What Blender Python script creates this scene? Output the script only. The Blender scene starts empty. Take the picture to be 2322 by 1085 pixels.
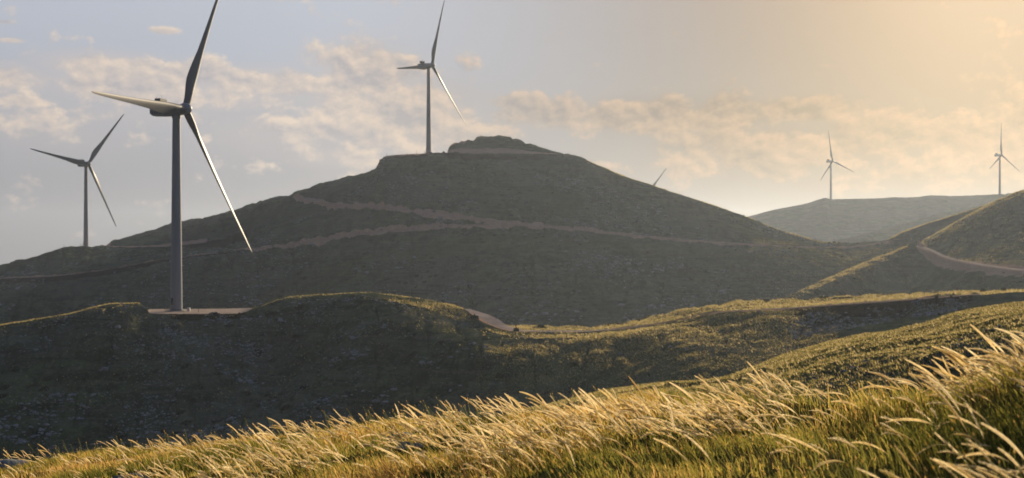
import bpy, math, random
import numpy as np
from mathutils import Matrix, Vector

# ------------------------------------------------------------------ camera
FP = 2709.0            # focal length in pixels of the 2322 px wide photograph
CX, HY = 1161.0, 560.0 # column of the optical axis, row of the horizon
sc = bpy.context.scene
col = sc.collection
cam_d = bpy.data.cameras.new('camera')
cam = bpy.data.objects.new('camera', cam_d); col.objects.link(cam)
cam.location = (0, 0, 0); cam.rotation_euler = (math.radians(90), 0, 0)
cam_d.sensor_width = 36.0; cam_d.lens = 42.0
cam_d.shift_y = (HY - 542.5) / 2322.0
cam_d.clip_start = 0.1; cam_d.clip_end = 20000
cam_d.dof.use_dof = True; cam_d.dof.focus_distance = 17.0; cam_d.dof.aperture_fstop = 2.4
sc.camera = cam
sc.render.resolution_x = 1024; sc.render.resolution_y = 478
sc.render.engine = 'CYCLES'
sc.view_settings.view_transform = 'Standard'; sc.view_settings.look = 'None'
sc.view_settings.exposure = 0.25; sc.view_settings.gamma = 1.0
try: sc.view_settings.use_curve_mapping = False
except Exception: pass
cy = sc.cycles
cy.max_bounces = 6; cy.diffuse_bounces = 2; cy.glossy_bounces = 2; cy.transmission_bounces = 3
cy.volume_bounces = 0; cy.transparent_max_bounces = 6
cy.use_denoising = True
try: cy.denoiser = 'OPENIMAGEDENOISE'
except Exception: pass
cy.sample_clamp_indirect = 4.0

# ------------------------------------------------------------------ sun
SUN_AZ, SUN_EL = math.radians(22.5), math.radians(13.5)    # right of the view axis, above horizon
sun_dir = Vector((math.sin(SUN_AZ)*math.cos(SUN_EL), math.cos(SUN_AZ)*math.cos(SUN_EL), math.sin(SUN_EL)))
sl = bpy.data.lights.new('sun', 'SUN'); sl.energy = 5.0; sl.angle = math.radians(0.55); sl.color = (1.0, 0.81, 0.55)
so = bpy.data.objects.new('sun', sl); col.objects.link(so)
so.rotation_euler = sun_dir.to_track_quat('Z', 'Y').to_euler()

# ------------------------------------------------------------------ node helper
class NT:
    def __init__(s, tree):
        s.t = tree; s.n = tree.nodes; s.l = tree.links
    def new(s, kind, **kw):
        n = s.n.new(kind)
        for k, v in kw.items(): setattr(n, k, v)
        return n
    def put(s, sock, v):
        if isinstance(v, bpy.types.NodeSocket): s.l.new(v, sock)
        elif isinstance(v, (tuple, list)) and len(v) == 3 and sock.type == 'RGBA': sock.default_value = (*v, 1)
        else: sock.default_value = v
    def m(s, op, a, b=0.0, c=None, clamp=False):
        n = s.new('ShaderNodeMath', operation=op); n.use_clamp = clamp
        s.put(n.inputs[0], a); s.put(n.inputs[1], b)
        if c is not None: s.put(n.inputs[2], c)
        return n.outputs[0]
    def mapr(s, v, a, b, c=0.0, d=1.0, smooth=True):
        n = s.new('ShaderNodeMapRange'); n.interpolation_type = 'SMOOTHSTEP' if smooth else 'LINEAR'
        s.put(n.inputs[0], v)
        for i, q in enumerate((a, b, c, d)): s.put(n.inputs[1+i], q)
        return n.outputs[0]
    def mix(s, f, a, b, mode='MIX'):
        n = s.new('ShaderNodeMix', data_type='RGBA', blend_type=mode)
        s.put(n.inputs['Factor'], f)
        s.put(n.inputs[6], a); s.put(n.inputs[7], b)
        return n.outputs[2]
    def noise(s, vec, scale, detail=5.0, rough=0.55, dist=0.0, out=0):
        n = s.new('ShaderNodeTexNoise')
        s.put(n.inputs['Vector'], vec); n.inputs['Scale'].default_value = scale
        n.inputs['Detail'].default_value = detail; n.inputs['Roughness'].default_value = rough
        n.inputs['Distortion'].default_value = dist
        return n.outputs[out]
    def comb(s, x, y, z):
        n = s.new('ShaderNodeCombineXYZ')
        for i, v in enumerate((x, y, z)): s.put(n.inputs[i], v)
        return n.outputs[0]

# ------------------------------------------------------------------ world: sky with a band of evening cloud
world = bpy.data.worlds.new('World'); sc.world = world; world.use_nodes = True
W = NT(world.node_tree); W.n.clear()
STR = 0.1
sky = W.new('ShaderNodeTexSky'); sky.sky_type = 'NISHITA'; sky.sun_disc = False
sky.sun_elevation = SUN_EL; sky.sun_rotation = SUN_AZ
sky.air_density = 1.0; sky.dust_density = 3.0; sky.ozone_density = 1.0
tc = W.new('ShaderNodeTexCoord')
sx = W.new('ShaderNodeSeparateXYZ'); W.l.new(tc.outputs['Generated'], sx.inputs[0])
X, Y, Z = sx.outputs
AZ = W.m('DEGREES' if False else 'MULTIPLY', W.m('ARCTAN2', X, Y), 57.29578)
EL = W.m('MULTIPLY', W.m('ARCSINE', W.m('MINIMUM', W.m('MAXIMUM', Z, -1.0), 1.0)), 57.29578)
def azel(px, py):
    x = (px-CX)/FP; z = (HY-py)/FP
    return math.degrees(math.atan(x)), math.degrees(math.atan(z/math.sqrt(1+x*x)))
# clear-sky colours by height, warming towards the sun
DS = W.m('ADD', W.m('ADD', W.m('MULTIPLY', X, sun_dir.x), W.m('MULTIPLY', Y, sun_dir.y)), W.m('MULTIPLY', Z, sun_dir.z))
ANG = W.m('MULTIPLY', W.m('ARCCOSINE', W.m('MINIMUM', DS, 1.0)), 57.29578)    # degrees from the sun
def ramp(fac, stops):
    r = W.new('ShaderNodeValToRGB'); W.put(r.inputs[0], fac)
    e = r.color_ramp.elements
    while len(e) < len(stops): e.new(0.5)
    for q, (p, c) in zip(e, stops): q.position = p; q.color = (*c, 1)
    return r.outputs[0]
def lin(r, g, b):
    f = lambda v: ((v/255+0.055)/1.055)**2.4 if v/255 > 0.04045 else v/255/12.92
    return (f(r), f(g), f(b))
elf = W.m('DIVIDE', EL, 40.0, clamp=True)
clear = ramp(elf, [(0.0, lin(124, 122, 128)), (0.10, lin(144, 145, 153)), (0.22, lin(162, 167, 179)), (0.34, lin(173, 179, 191)), (1.0, lin(90, 114, 155))])
warm = ramp(elf, [(0.0, lin(34, 36, 44)), (0.12, lin(60, 57, 58)), (0.3, lin(112, 96, 87)), (1.0, lin(120, 120, 130))])
wf = W.mapr(ANG, 32.0, 5.0)
clear = W.mix(wf, clear, warm)
glow = W.m('MULTIPLY', W.m('POWER', W.m('MAXIMUM', DS, 0.0), 90.0), 0.24)
g_n = W.new('ShaderNodeVectorMath', operation='SCALE'); g_n.inputs[0].default_value = (1.0, 0.68, 0.36); W.put(g_n.inputs['Scale'], glow)
# clouds
BL = [(30,180,80,28,.9),(230,150,110,26,1),(330,195,200,40,.9),(440,170,90,26,.8),(600,190,140,28,1),(500,215,220,40,.7),
      (840,175,100,55,1.15),(880,250,170,75,1),(1010,215,80,24,.7),(1160,232,70,16,.7),(1230,265,160,28,.7),(1470,265,150,36,1),
      (1640,265,120,36,.95),(1830,250,110,22,1.0),(1700,340,200,60,.75),(1960,330,150,50,.9),(2040,295,90,40,1.0),(2180,320,150,60,.95),
      (2120,395,200,36,.7),(372,70,26,7,.75),(20,228,110,14,.7),(20,92,24,5,.7),(5,50,20,4,.6),(1060,300,150,50,.6),(760,355,110,24,.6),
      (2330,250,120,60,.8),(1380,380,200,30,.35),(300,260,400,40,.45),(120,300,200,60,.42),(620,300,220,60,.5),(980,380,200,60,.45),(-250,190,250,50,.9),(2600,300,250,70,.9)]
def gauss_sum(dx=0.0, dy=0.0):
    tot = None
    a = W.m('ADD', AZ, dx); e = W.m('ADD', EL, dy)
    for px, py, wx, wy, amp in BL:
        az0, el0 = azel(px, py); wa = math.degrees(wx/FP); we = math.degrees(wy/FP)
        u = W.m('DIVIDE', W.m('SUBTRACT', a, az0), wa); v = W.m('DIVIDE', W.m('SUBTRACT', e, el0), we)
        r2 = W.m('ADD', W.m('MULTIPLY', u, u), W.m('MULTIPLY', v, v))
        g = W.m('MULTIPLY', W.m('EXPONENT', W.m('MULTIPLY', r2, -0.6)), amp)
        tot = g if tot is None else W.m('MAXIMUM', tot, g)
    return tot
GS = gauss_sum()
vecA = W.comb(W.m('MULTIPLY', AZ, 0.70), W.m('MULTIPLY', EL, 1.0), 3.7)
vecB = W.comb(W.m('MULTIPLY', W.m('ADD', AZ, 0.22), 0.70), W.m('MULTIPLY', W.m('ADD', EL, 0.26), 1.0), 3.7)
nA = W.noise(vecA, 0.62, 10.0, 0.58, 0.1); nB = W.noise(vecB, 0.62, 10.0, 0.58, 0.1)
dens = W.m('ADD', GS, W.m('MULTIPLY', W.m('SUBTRACT', nA, 0.5), 2.5))
densB = W.m('ADD', GS, W.m('MULTIPLY', W.m('SUBTRACT', nB, 0.5), 2.5))
cover = W.mapr(dens, 0.26, 0.66)
wide = W.mapr(GS, 0.02, 0.8, 0.0, 0.55)                     # thin veil round the heaps
rel = W.m('MULTIPLY', W.m('SUBTRACT', dens, densB), 1.6)    # side turned to the sun is brighter
litf = W.m('ADD', W.m('ADD', rel, 0.50), W.m('MULTIPLY', W.mapr(dens, 0.5, 1.5), -0.32), clamp=True)
cl_cool = W.mix(litf, lin(158, 154, 160), lin(218, 198, 178))
cl_warm = W.mix(litf, lin(56, 50, 50), lin(156, 120, 92))
cwf = W.mapr(ANG, 36.0, 10.0)
cl = W.mix(cwf, cl_cool, cl_warm)
haze_veil = W.mix(W.m('MULTIPLY', wide, 1.0), clear, W.mix(cwf, lin(184, 173, 169), lin(66, 61, 62)))
skyc = W.mix(W.m('MULTIPLY', cover, 0.82), haze_veil, cl)
ad = W.new('ShaderNodeVectorMath', operation='ADD'); W.l.new(skyc, ad.inputs[0]); W.l.new(g_n.outputs[0], ad.inputs[1])
# physical sky carries part of the light, the evening veil the rest
ns = W.new('ShaderNodeVectorMath', operation='SCALE'); W.l.new(sky.outputs[0], ns.inputs[0]); ns.inputs['Scale'].default_value = STR
fin = W.mix(0.96, ns.outputs[0], ad.outputs[0])
# the sky away from the low sun is far darker
fin = W.mix(W.mapr(ANG, 45.0, 110.0), fin, W.mix(1.0, fin, (0.21, 0.26, 0.345), 'MULTIPLY'))   # and bluer
below = W.mapr(EL, -6.0, -2.0)
fin = W.mix(below, (0.10, 0.09, 0.07), fin)
up = W.new('ShaderNodeVectorMath', operation='SCALE'); W.l.new(fin, up.inputs[0]); up.inputs['Scale'].default_value = 1.0/STR
bg = W.new('ShaderNodeBackground'); W.l.new(up.outputs[0], bg.inputs[0]); bg.inputs[1].default_value = STR
wo = W.new('ShaderNodeOutputWorld'); W.l.new(bg.outputs[0], wo.inputs[0])

# ------------------------------------------------------------------ scene helpers
def tag(o, label=None, cat=None, group=None, kind=None):
    if label: o['label'] = label
    if cat: o['category'] = cat
    if group: o['group'] = group
    if kind: o['kind'] = kind
    return o
def np_mesh(name, V, Fs, mat, parent=None, smooth=True, attrs=None, link=True):
    """V (n,3); Fs list of (m,k) index arrays."""
    me = bpy.data.meshes.new(name)
    V = np.asarray(V, dtype=np.float32)
    me.vertices.add(len(V)); me.vertices.foreach_set('co', V.ravel())
    tot = sum(f.size for f in Fs); nf = sum(len(f) for f in Fs)
    idx = np.concatenate([f.ravel() for f in Fs]).astype(np.int32)
    ln = np.concatenate([np.full(len(f), f.shape[1]) for f in Fs])
    st = np.concatenate([[0], np.cumsum(ln)[:-1]]).astype(np.int32)
    me.loops.add(tot); me.loops.foreach_set('vertex_index', idx)
    me.polygons.add(nf); me.polygons.foreach_set('loop_start', st)
    me.update(calc_edges=True)
    me.polygons.foreach_set('use_smooth', np.full(nf, smooth, dtype=bool))
    for k, v in (attrs or {}).items():
        a = me.attributes.new(k, 'FLOAT', 'POINT'); a.data.foreach_set('value', np.asarray(v, dtype=np.float32))
    me.materials.append(mat)
    o = bpy.data.objects.new(name, me)
    if link: col.objects.link(o)
    if parent: o.parent = parent
    return o
def empty(name, loc, rz=0.0):
    o = bpy.data.objects.new(name, None); col.objects.link(o)
    o.location = loc; o.rotation_euler = (0, 0, rz); o.empty_display_size = 0.5
    return o
class MB:
    def __init__(s): s.v = []; s.f = []
    def add(s, v, f):
        n = len(s.v); s.v += [tuple(p) for p in v]; s.f += [tuple(i+n for i in q) for q in f]; return s
    def box(s, x0, x1, y0, y1, z0, z1):
        return s.add([(x0,y0,z0),(x1,y0,z0),(x1,y1,z0),(x0,y1,z0),(x0,y0,z1),(x1,y0,z1),(x1,y1,z1),(x0,y1,z1)],
                     [(0,3,2,1),(4,5,6,7),(0,1,5,4),(1,2,6,5),(2,3,7,6),(3,0,4,7)])
    def loft(s, rings, cap=True):
        n = len(rings[0]); v = [p for r in rings for p in r]; f = []
        for i in range(len(rings)-1):
            for j in range(n):
                k = (j+1) % n
                f.append((i*n+j, i*n+k, (i+1)*n+k, (i+1)*n+j))
        if cap:
            f.append(tuple(reversed(range(n)))); f.append(tuple((len(rings)-1)*n+j for j in range(n)))
        return s.add(v, f)
    def tube(s, p, q, r0, r1=None, n=8):
        p = Vector(p); q = Vector(q); r1 = r0 if r1 is None else r1
        d = (q-p).normalized(); a = d.orthogonal().normalized(); b = d.cross(a)
        R = lambda c, r: [c+(a*math.cos(t)+b*math.sin(t))*r for t in [2*math.pi*k/n for k in range(n)]]
        return s.loft([R(p, r0), R(q, r1)])
    def revolve(s, prof, n=32):      # about z, prof [(r,z)]
        return s.loft([[(r*math.cos(2*math.pi*k/n), r*math.sin(2*math.pi*k/n), z) for k in range(n)] for r, z in prof])
    def build(s, name, mat, parent=None, smooth=False, bevel=0.0):
        me = bpy.data.meshes.new(name); me.from_pydata(s.v, [], s.f); me.update()
        if smooth:
            me.polygons.foreach_set('use_smooth', [True]*len(me.polygons))
            try: me.set_sharp_from_angle(angle=math.radians(40))
            except Exception: pass
        me.materials.append(mat)
        o = bpy.data.objects.new(name, me); col.objects.link(o)
        if parent: o.parent = parent
        if bevel:
            b = o.modifiers.new('bevel', 'BEVEL'); b.width = bevel; b.segments = 3
        return o

# ------------------------------------------------------------------ materials
def mat(name):
    m = bpy.data.materials.new(name); m.use_nodes = True
    t = NT(m.node_tree); t.n.clear()
    o = t.new('ShaderNodeOutputMaterial')
    return m, t, o
def simple(name, c, rough=0.6, var=0.15, scale=1.0, metal=0.0, spec=0.4):
    m, t, o = mat(name)
    g = t.new('ShaderNodeNewGeometry')
    n = t.noise(g.outputs['Position'], scale, 6, 0.6)
    lo = tuple(v*(1-var) for v in c); hi = tuple(min(1, v*(1+var)) for v in c)
    b = t.new('ShaderNodeBsdfPrincipled'); t.put(b.inputs['Base Color'], t.mix(n, lo, hi))
    b.inputs['Roughness'].default_value = rough; b.inputs['Metallic'].default_value = metal
    b.inputs['Specular IOR Level'].default_value = spec
    t.l.new(b.outputs[0], o.inputs[0]); return m
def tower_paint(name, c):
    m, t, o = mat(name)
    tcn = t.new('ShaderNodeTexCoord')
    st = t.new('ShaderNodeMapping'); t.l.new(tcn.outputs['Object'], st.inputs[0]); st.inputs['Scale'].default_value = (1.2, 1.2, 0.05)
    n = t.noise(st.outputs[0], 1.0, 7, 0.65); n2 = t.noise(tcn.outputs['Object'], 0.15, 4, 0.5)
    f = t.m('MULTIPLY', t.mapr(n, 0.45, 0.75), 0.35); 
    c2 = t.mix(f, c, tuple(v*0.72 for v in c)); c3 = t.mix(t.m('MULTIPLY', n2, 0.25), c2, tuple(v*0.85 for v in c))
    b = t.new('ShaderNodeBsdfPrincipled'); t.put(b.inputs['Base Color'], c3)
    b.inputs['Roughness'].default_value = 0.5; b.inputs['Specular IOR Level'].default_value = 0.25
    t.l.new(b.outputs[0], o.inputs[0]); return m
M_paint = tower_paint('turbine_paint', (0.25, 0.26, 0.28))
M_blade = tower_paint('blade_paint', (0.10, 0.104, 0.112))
M_dark = simple('dark_metal', (0.035, 0.037, 0.04), 0.5, 0.3, 2.0)
M_letter = simple('letter_paint', (0.02, 0.03, 0.05), 0.5, 0.1)
M_concrete = simple('concrete', (0.30, 0.27, 0.24), 0.9, 0.25, 1.5)
M_pole = simple('pole_wood', (0.03, 0.025, 0.02), 0.8, 0.3, 6.0)

def terrain_mat():
    m, t, o = mat('hill_grass')
    g = t.new('ShaderNodeNewGeometry'); P = g.outputs['Position']
    at = lambda k: (lambda n: (setattr(n, 'attribute_name', k), n.outputs['Fac'])[1])(t.new('ShaderNodeAttribute'))
    earth, fill, dry_or_lit, rocky, gully_shade = at('earth'), at('fill'), at('dry_or_lit'), at('rocky'), at('gully_shade')
    n1 = t.noise(P, 0.018, 9, 0.62, 0.3); n2 = t.noise(P, 0.11, 8, 0.65); n3 = t.noise(P, 0.9, 7, 0.7); n4 = t.noise(P, 6.0, 4, 0.7)
    c = t.mix(t.mapr(n2, 0.35, 0.65), (0.018, 0.036, 0.018), (0.100, 0.135, 0.055))
    c = t.mix(t.mapr(n1, 0.42, 0.62), c, (0.100, 0.105, 0.068))
    c = t.mix(t.m('MULTIPLY', t.mapr(n3, 0.5, 0.72), 0.6), c, (0.22, 0.185, 0.12))
    c = t.mix(t.m('MULTIPLY', t.mapr(n3, 0.48, 0.3), 0.6), c, (0.012, 0.014, 0.009))
    n5 = t.noise(P, 0.045, 7, 0.68, 0.4)
    c = t.mix(t.m('MULTIPLY', t.mapr(n5, 0.53, 0.62), 0.55), c, (0.18, 0.19, 0.105))
    c = t.mix(t.m('MULTIPLY', t.mapr(n5, 0.45, 0.37), 0.6), c, (0.018, 0.034, 0.018))
    vs = t.new('ShaderNodeTexVoronoi'); vs.feature = 'F1'; t.put(vs.inputs['Vector'], P); vs.inputs['Scale'].default_value = 0.14
    c = t.mix(t.m('MULTIPLY', t.mapr(vs.outputs['Distance'], 0.30, 0.16), t.mapr(t.noise(P, 0.02, 5, 0.6), 0.46, 0.56)), c, (0.010, 0.016, 0.009))
    # terracettes: thin bands that follow the contours
    sep = t.new('ShaderNodeSeparateXYZ'); t.l.new(P, sep.inputs[0])
    tz = t.comb(t.m('MULTIPLY', sep.outputs[0], 0.035), t.m('MULTIPLY', sep.outputs[1], 0.035), t.m('MULTIPLY', sep.outputs[2], 0.9))
    nt = t.noise(tz, 1.0, 6, 0.7)
    c = t.mix(t.m('MULTIPLY', t.mapr(nt, 0.52, 0.66), 0.65), c, (0.15, 0.145, 0.10))
    c = t.mix(t.m('MULTIPLY', t.mapr(nt, 0.46, 0.34), 0.65), c, (0.016, 0.024, 0.014))
    c = t.mix(t.m('MULTIPLY', gully_shade, 0.35), c, (0.028, 0.046, 0.022))  # shade of the gullies painted into the turf colour
    c = t.mix(t.m('MULTIPLY', dry_or_lit, 0.45), c, t.mix(n2, (0.16, 0.13, 0.035), (0.09, 0.10, 0.025)))  # dry grass tone; also carries the light painted on the shaded face
    # pale limestone showing through the turf
    v = t.new('ShaderNodeTexVoronoi'); v.feature = 'F1'; t.put(v.inputs['Vector'], P); v.inputs['Scale'].default_value = 0.75; v.inputs['Randomness'].default_value = 1.0
    v2 = t.new('ShaderNodeTexVoronoi'); v2.feature = 'F1'; t.put(v2.inputs['Vector'], P); v2.inputs['Scale'].default_value = 2.6
    rk = t.m('MULTIPLY', t.mapr(v.outputs['Distance'], 0.30, 0.16), t.mapr(t.noise(P, 0.06, 7, 0.7), 0.50, 0.62))
    rk2 = t.m('MULTIPLY', t.mapr(v2.outputs['Distance'], 0.32, 0.18), t.mapr(t.noise(P, 0.2, 6, 0.7), 0.52, 0.62))
    rk = t.m('MULTIPLY', t.m('MAXIMUM', rk, rk2), t.m('ADD', 0.55, rocky), clamp=True)
    rk = t.m('MULTIPLY', rk, t.m('SUBTRACT', 1.0, t.m('MULTIPLY', earth, 0.8)), clamp=True)
    c = t.mix(rk, c, t.mix(n4, (0.18, 0.18, 0.175), (0.38, 0.365, 0.34)))
    ec = t.mix(t.mapr(n3, 0.3, 0.7), (0.45, 0.24, 0.145), (0.78, 0.48, 0.31))
    ef = t.mapr(t.m('ADD', earth, t.m('MULTIPLY', t.m('SUBTRACT', n3, 0.5), 0.7)), 0.35, 0.6)
    c = t.mix(ef, c, ec)
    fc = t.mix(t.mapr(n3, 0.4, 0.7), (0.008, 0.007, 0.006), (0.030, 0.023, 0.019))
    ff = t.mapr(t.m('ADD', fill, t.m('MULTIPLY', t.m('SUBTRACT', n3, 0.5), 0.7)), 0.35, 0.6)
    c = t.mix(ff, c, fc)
    bmp = t.new('ShaderNodeBump'); bmp.inputs['Strength'].default_value = 0.9; bmp.inputs['Distance'].default_value = 0.5
    t.put(bmp.inputs['Height'], t.m('ADD', t.m('ADD', n3, t.m('MULTIPLY', n2, 2.0)), t.m('MULTIPLY', rk, 0.5)))
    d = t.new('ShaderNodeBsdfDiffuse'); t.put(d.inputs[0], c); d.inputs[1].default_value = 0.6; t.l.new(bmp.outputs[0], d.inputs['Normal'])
    t.l.new(d.outputs[0], o.inputs[0]); return m
M_hill = terrain_mat()
def gravel_mat():
    m, t, o = mat('gravel_track')
    g = t.new('ShaderNodeNewGeometry'); P = g.outputs['Position']
    n1 = t.noise(P, 0.25, 6, 0.6); n2 = t.noise(P, 3.0, 6, 0.7)
    c = t.mix(t.mapr(n1, 0.3, 0.7), (0.40, 0.30, 0.22), (0.54, 0.425, 0.33))
    c = t.mix(t.m('MULTIPLY', t.mapr(n2, 0.45, 0.7), 0.5), c, (0.22, 0.165, 0.13))
    b = t.new('ShaderNodeBump'); b.inputs['Strength'].default_value = 0.5; b.inputs['Distance'].default_value = 0.06; t.put(b.inputs['Height'], n2)
    d = t.new('ShaderNodeBsdfDiffuse'); t.put(d.inputs[0], c); t.l.new(b.outputs[0], d.inputs['Normal'])
    t.l.new(d.outputs[0], o.inputs[0]); return m
M_gravel = gravel_mat()
def rock_mat():
    m, t, o = mat('limestone')
    g = t.new('ShaderNodeNewGeometry'); P = g.outputs['Position']
    n = t.noise(P, 1.3, 7, 0.7); n2 = t.noise(P, 9.0, 5, 0.7)
    c = t.mix(t.mapr(n, 0.35, 0.65), (0.14, 0.14, 0.135), (0.40, 0.385, 0.355))
    c = t.mix(t.m('MULTIPLY', t.mapr(n2, 0.5, 0.7), 0.6), c, (0.12, 0.12, 0.11))
    b = t.new('ShaderNodeBump'); b.inputs['Strength'].default_value = 0.7; b.inputs['Distance'].default_value = 0.05; t.put(b.inputs['Height'], n2)
    d = t.new('ShaderNodeBsdfDiffuse'); t.put(d.inputs[0], c); t.l.new(b.outputs[0], d.inputs['Normal'])
    t.l.new(d.outputs[0], o.inputs[0]); return m
M_rock = rock_mat()
def blade_mat(name, stops, trans=0.5, gloss=0.0):
    """leaf material: colour picked by the per-blade attribute 'tint'; thin enough for the light to pass."""
    m, t, o = mat(name)
    a = t.new('ShaderNodeAttribute'); a.attribute_name = 'tint'
    r = t.new('ShaderNodeValToRGB'); t.l.new(a.outputs['Fac'], r.inputs[0]); e = r.color_ramp.elements
    while len(e) < len(stops): e.new(0.5)
    for q, (p, c) in zip(e, stops): q.position = p; q.color = (*c, 1)
    d = t.new('ShaderNodeBsdfDiffuse'); t.l.new(r.outputs[0], d.inputs[0])
    tr = t.new('ShaderNodeBsdfTranslucent'); t.l.new(r.outputs[0], tr.inputs[0])
    mx = t.new('ShaderNodeMixShader'); mx.inputs[0].default_value = trans
    t.l.new(d.outputs[0], mx.inputs[1]); t.l.new(tr.outputs[0], mx.inputs[2])
    t.l.new(mx.outputs[0], o.inputs[0]); return m
M_blades = blade_mat('grass_blades', [(0.0, (0.08, 0.095, 0.022)), (0.45, (0.32, 0.28, 0.055)), (0.75, (0.62, 0.43, 0.11)), (1.0, (0.78, 0.46, 0.17))], 0.78)
M_plume = blade_mat('feather_plume', [(0.0, (0.14, 0.15, 0.04)), (0.25, (0.26, 0.24, 0.07)), (0.4, (0.84, 0.64, 0.28)), (1.0, (1.0, 0.86, 0.56))], 0.74)
M_tuft = blade_mat('dry_tuft', [(0.0, (0.08, 0.085, 0.025)), (0.5, (0.30, 0.25, 0.07)), (1.0, (0.85, 0.66, 0.33))], 0.6)
M_leaf = blade_mat('bush_leaf', [(0.0, (0.012, 0.02, 0.008)), (1.0, (0.045, 0.06, 0.02))], 0.3)

# ------------------------------------------------------------------ numeric helpers
rng = np.random.default_rng(11)
_tab = np.random.default_rng(5).random((256, 256))
def vnoise(x, y, seed=0):
    x = x + seed*37.17; y = y + seed*91.7
    xi = np.floor(x).astype(int); yi = np.floor(y).astype(int)
    fx = x-xi; fy = y-yi; fx = fx*fx*fx*(fx*(fx*6-15)+10); fy = fy*fy*fy*(fy*(fy*6-15)+10)
    a = _tab[xi & 255, yi & 255]; b = _tab[(xi+1) & 255, yi & 255]; c = _tab[xi & 255, (yi+1) & 255]; d = _tab[(xi+1) & 255, (yi+1) & 255]
    return (a+(b-a)*fx+(c-a)*fy+(a-b-c+d)*fx*fy)*2-1
def fbm(x, y, wl, octv=5, gain=0.5, seed=0):
    s = np.zeros_like(x, dtype=float); amp = 1.0; c, sn = math.cos(0.6), math.sin(0.6)
    u, v = x/wl, y/wl
    for i in range(octv):
        s += amp*vnoise(u, v, seed+i); amp *= gain
        u, v = (u*c-v*sn)*2.03, (u*sn+v*c)*2.03
    return s
def pchip(xk, yk, x):
    """monotone cubic through (xk,yk) evaluated at x; clamps outside. yk may be (n,) or (n,m)."""
    xk = np.asarray(xk, float); yk = np.asarray(yk, float); x = np.asarray(x, float)
    h = np.diff(xk); dl = np.diff(yk)/h; d = np.zeros_like(yk)
    for i in range(1, len(xk)-1):
        if dl[i-1]*dl[i] > 0:
            w1 = 2*h[i]+h[i-1]; w2 = h[i]+2*h[i-1]; d[i] = (w1+w2)/(w1/dl[i-1]+w2/dl[i])
    d[0] = dl[0]; d[-1] = dl[-1]
    i = np.clip(np.searchsorted(xk, x)-1, 0, len(xk)-2); t = np.clip((x-xk[i])/h[i], 0, 1)
    t2, t3 = t*t, t*t*t
    return (2*t3-3*t2+1)*yk[i]+(t3-2*t2+t)*h[i]*d[i]+(-2*t3+3*t2)*yk[i+1]+(t3-t2)*h[i]*d[i+1]
def sstep(a, b, x):
    t = np.clip((x-a)/(b-a), 0, 1); return t*t*(3-2*t)
def smax(a, b, k):
    h = np.maximum(k-np.abs(a-b), 0)/k
    return np.maximum(a, b)+h*h*k*0.25

# ------------------------------------------------------------------ terrain: each ridge is a set of contour lines (column, row, distance)
def line(*pts):
    p = np.array(pts, float); return p
LAYERS = {}
# near hill with the closest turbine
LAYERS['near_hill'] = dict(lines=[
  line((-1600,1250,290),(-600,1120,300),(0,1040,305),(500,1000,312),(900,935,312),(1200,912,292),(1400,893,284),(1600,872,272),(1900,822,272),(2322,762,274),(3000,730,270)),
  line((-1600,1100,345),(0,850,355),(250,792,366),(400,778,372),(520,796,374),(610,830,373),(690,800,368),(780,738,373),(860,722,370),(950,748,350),(1080,790,330),(1200,805,324),(1320,800,321),(1450,792,317),(1560,772,314),(1700,765,309),(1900,744,305),(2200,706,298),(2322,695,294),(3000,670,280)),
  line((-1600,1000,378),(-600,850,384),(0,748,388),(150,724,390),(270,698,392),(330,722,392),(350,724,392),(400,724,392),(480,724,392),(550,721,392),(575,715,396),(650,684,402),(740,677,402),(850,673,398),(900,682,394),(960,698,388),(1030,724,376),(1080,738,364),(1140,760,352),(1200,766,346),(1320,768,338),(1450,756,333),(1560,742,331),(1700,728,326),(1790,712,325),(1830,718,323),(1960,719,320),(2060,710,315),(2208,684,307),(2322,674,302),(3000,640,290)),
  line((-1600,960,398),(-600,830,400),(-200,770,400),(0,738,400),(60,728,400),(150,714,402),(230,694,403),(270,688,403),(308,687,402),(322,692,401),(332,702,399),(341,711.5,398),(400,712.5,397),(480,712.5,397),(540,711,397),(556,708,399),(575,700,405),(600,693,411),(650,675,415),(740,668,415),(850,664,415),(900,670,412),(960,679,405),(1030,694,395),(1060,704,388),(1080,716,378),(1110,738,368),(1140,748,364),(1200,753,360),(1320,753,358),(1400,748,355),(1500,734,350),(1560,723,346),(1640,709,340),(1700,706,337),(1800,700,332),(1900,693,327),(2000,686,322),(2100,679,317),(2208,670,312),(2322,664,308),(3000,630,295)),
  line((-1600,966,408),(-600,834,410),(0,739.5,410),(150,716,412),(270,690,413),(308,688.5,413),(322,694,414),(341,706,415),(400,706,414),(540,705,414),(575,699,415),(650,675.5,425),(850,664.5,425),(900,670,422),(1030,694.5,403),(1060,704,396),(1080,714,386),(1110,736,376),(1140,746,371),(1200,751,367),(1320,751,365),(1500,732,357),(1640,706.5,347),(1700,703.5,344),(1800,697,339),(1900,690,334),(2000,683,329),(2100,676,324),(2208,668,319),(2322,663,315),(3000,628,302)),
  line((-1600,980,430),(-600,850,432),(0,750,432),(150,726,432),(270,700,432),(308,698,432),(341,701.5,431),(400,701.5,431),(540,700,431),(575,699,431),(620,688,440),(650,680,444),(850,669,448),(900,675,444),(1030,699,420),(1060,708,410),(1100,724,402),(1130,737,398),(1200,742,392),(1320,742,388),(1400,731,388),(1500,712,385),(1560,698,382),(1640,690,380),(1700,684,378),(1730,686,376),(1760,686,374),(1800,682,370),(1900,673.5,365),(2000,669,355),(2180,666,342),(2322,660,332),(3000,626,320)),
 ], back=0.42, front=0.3)
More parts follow.
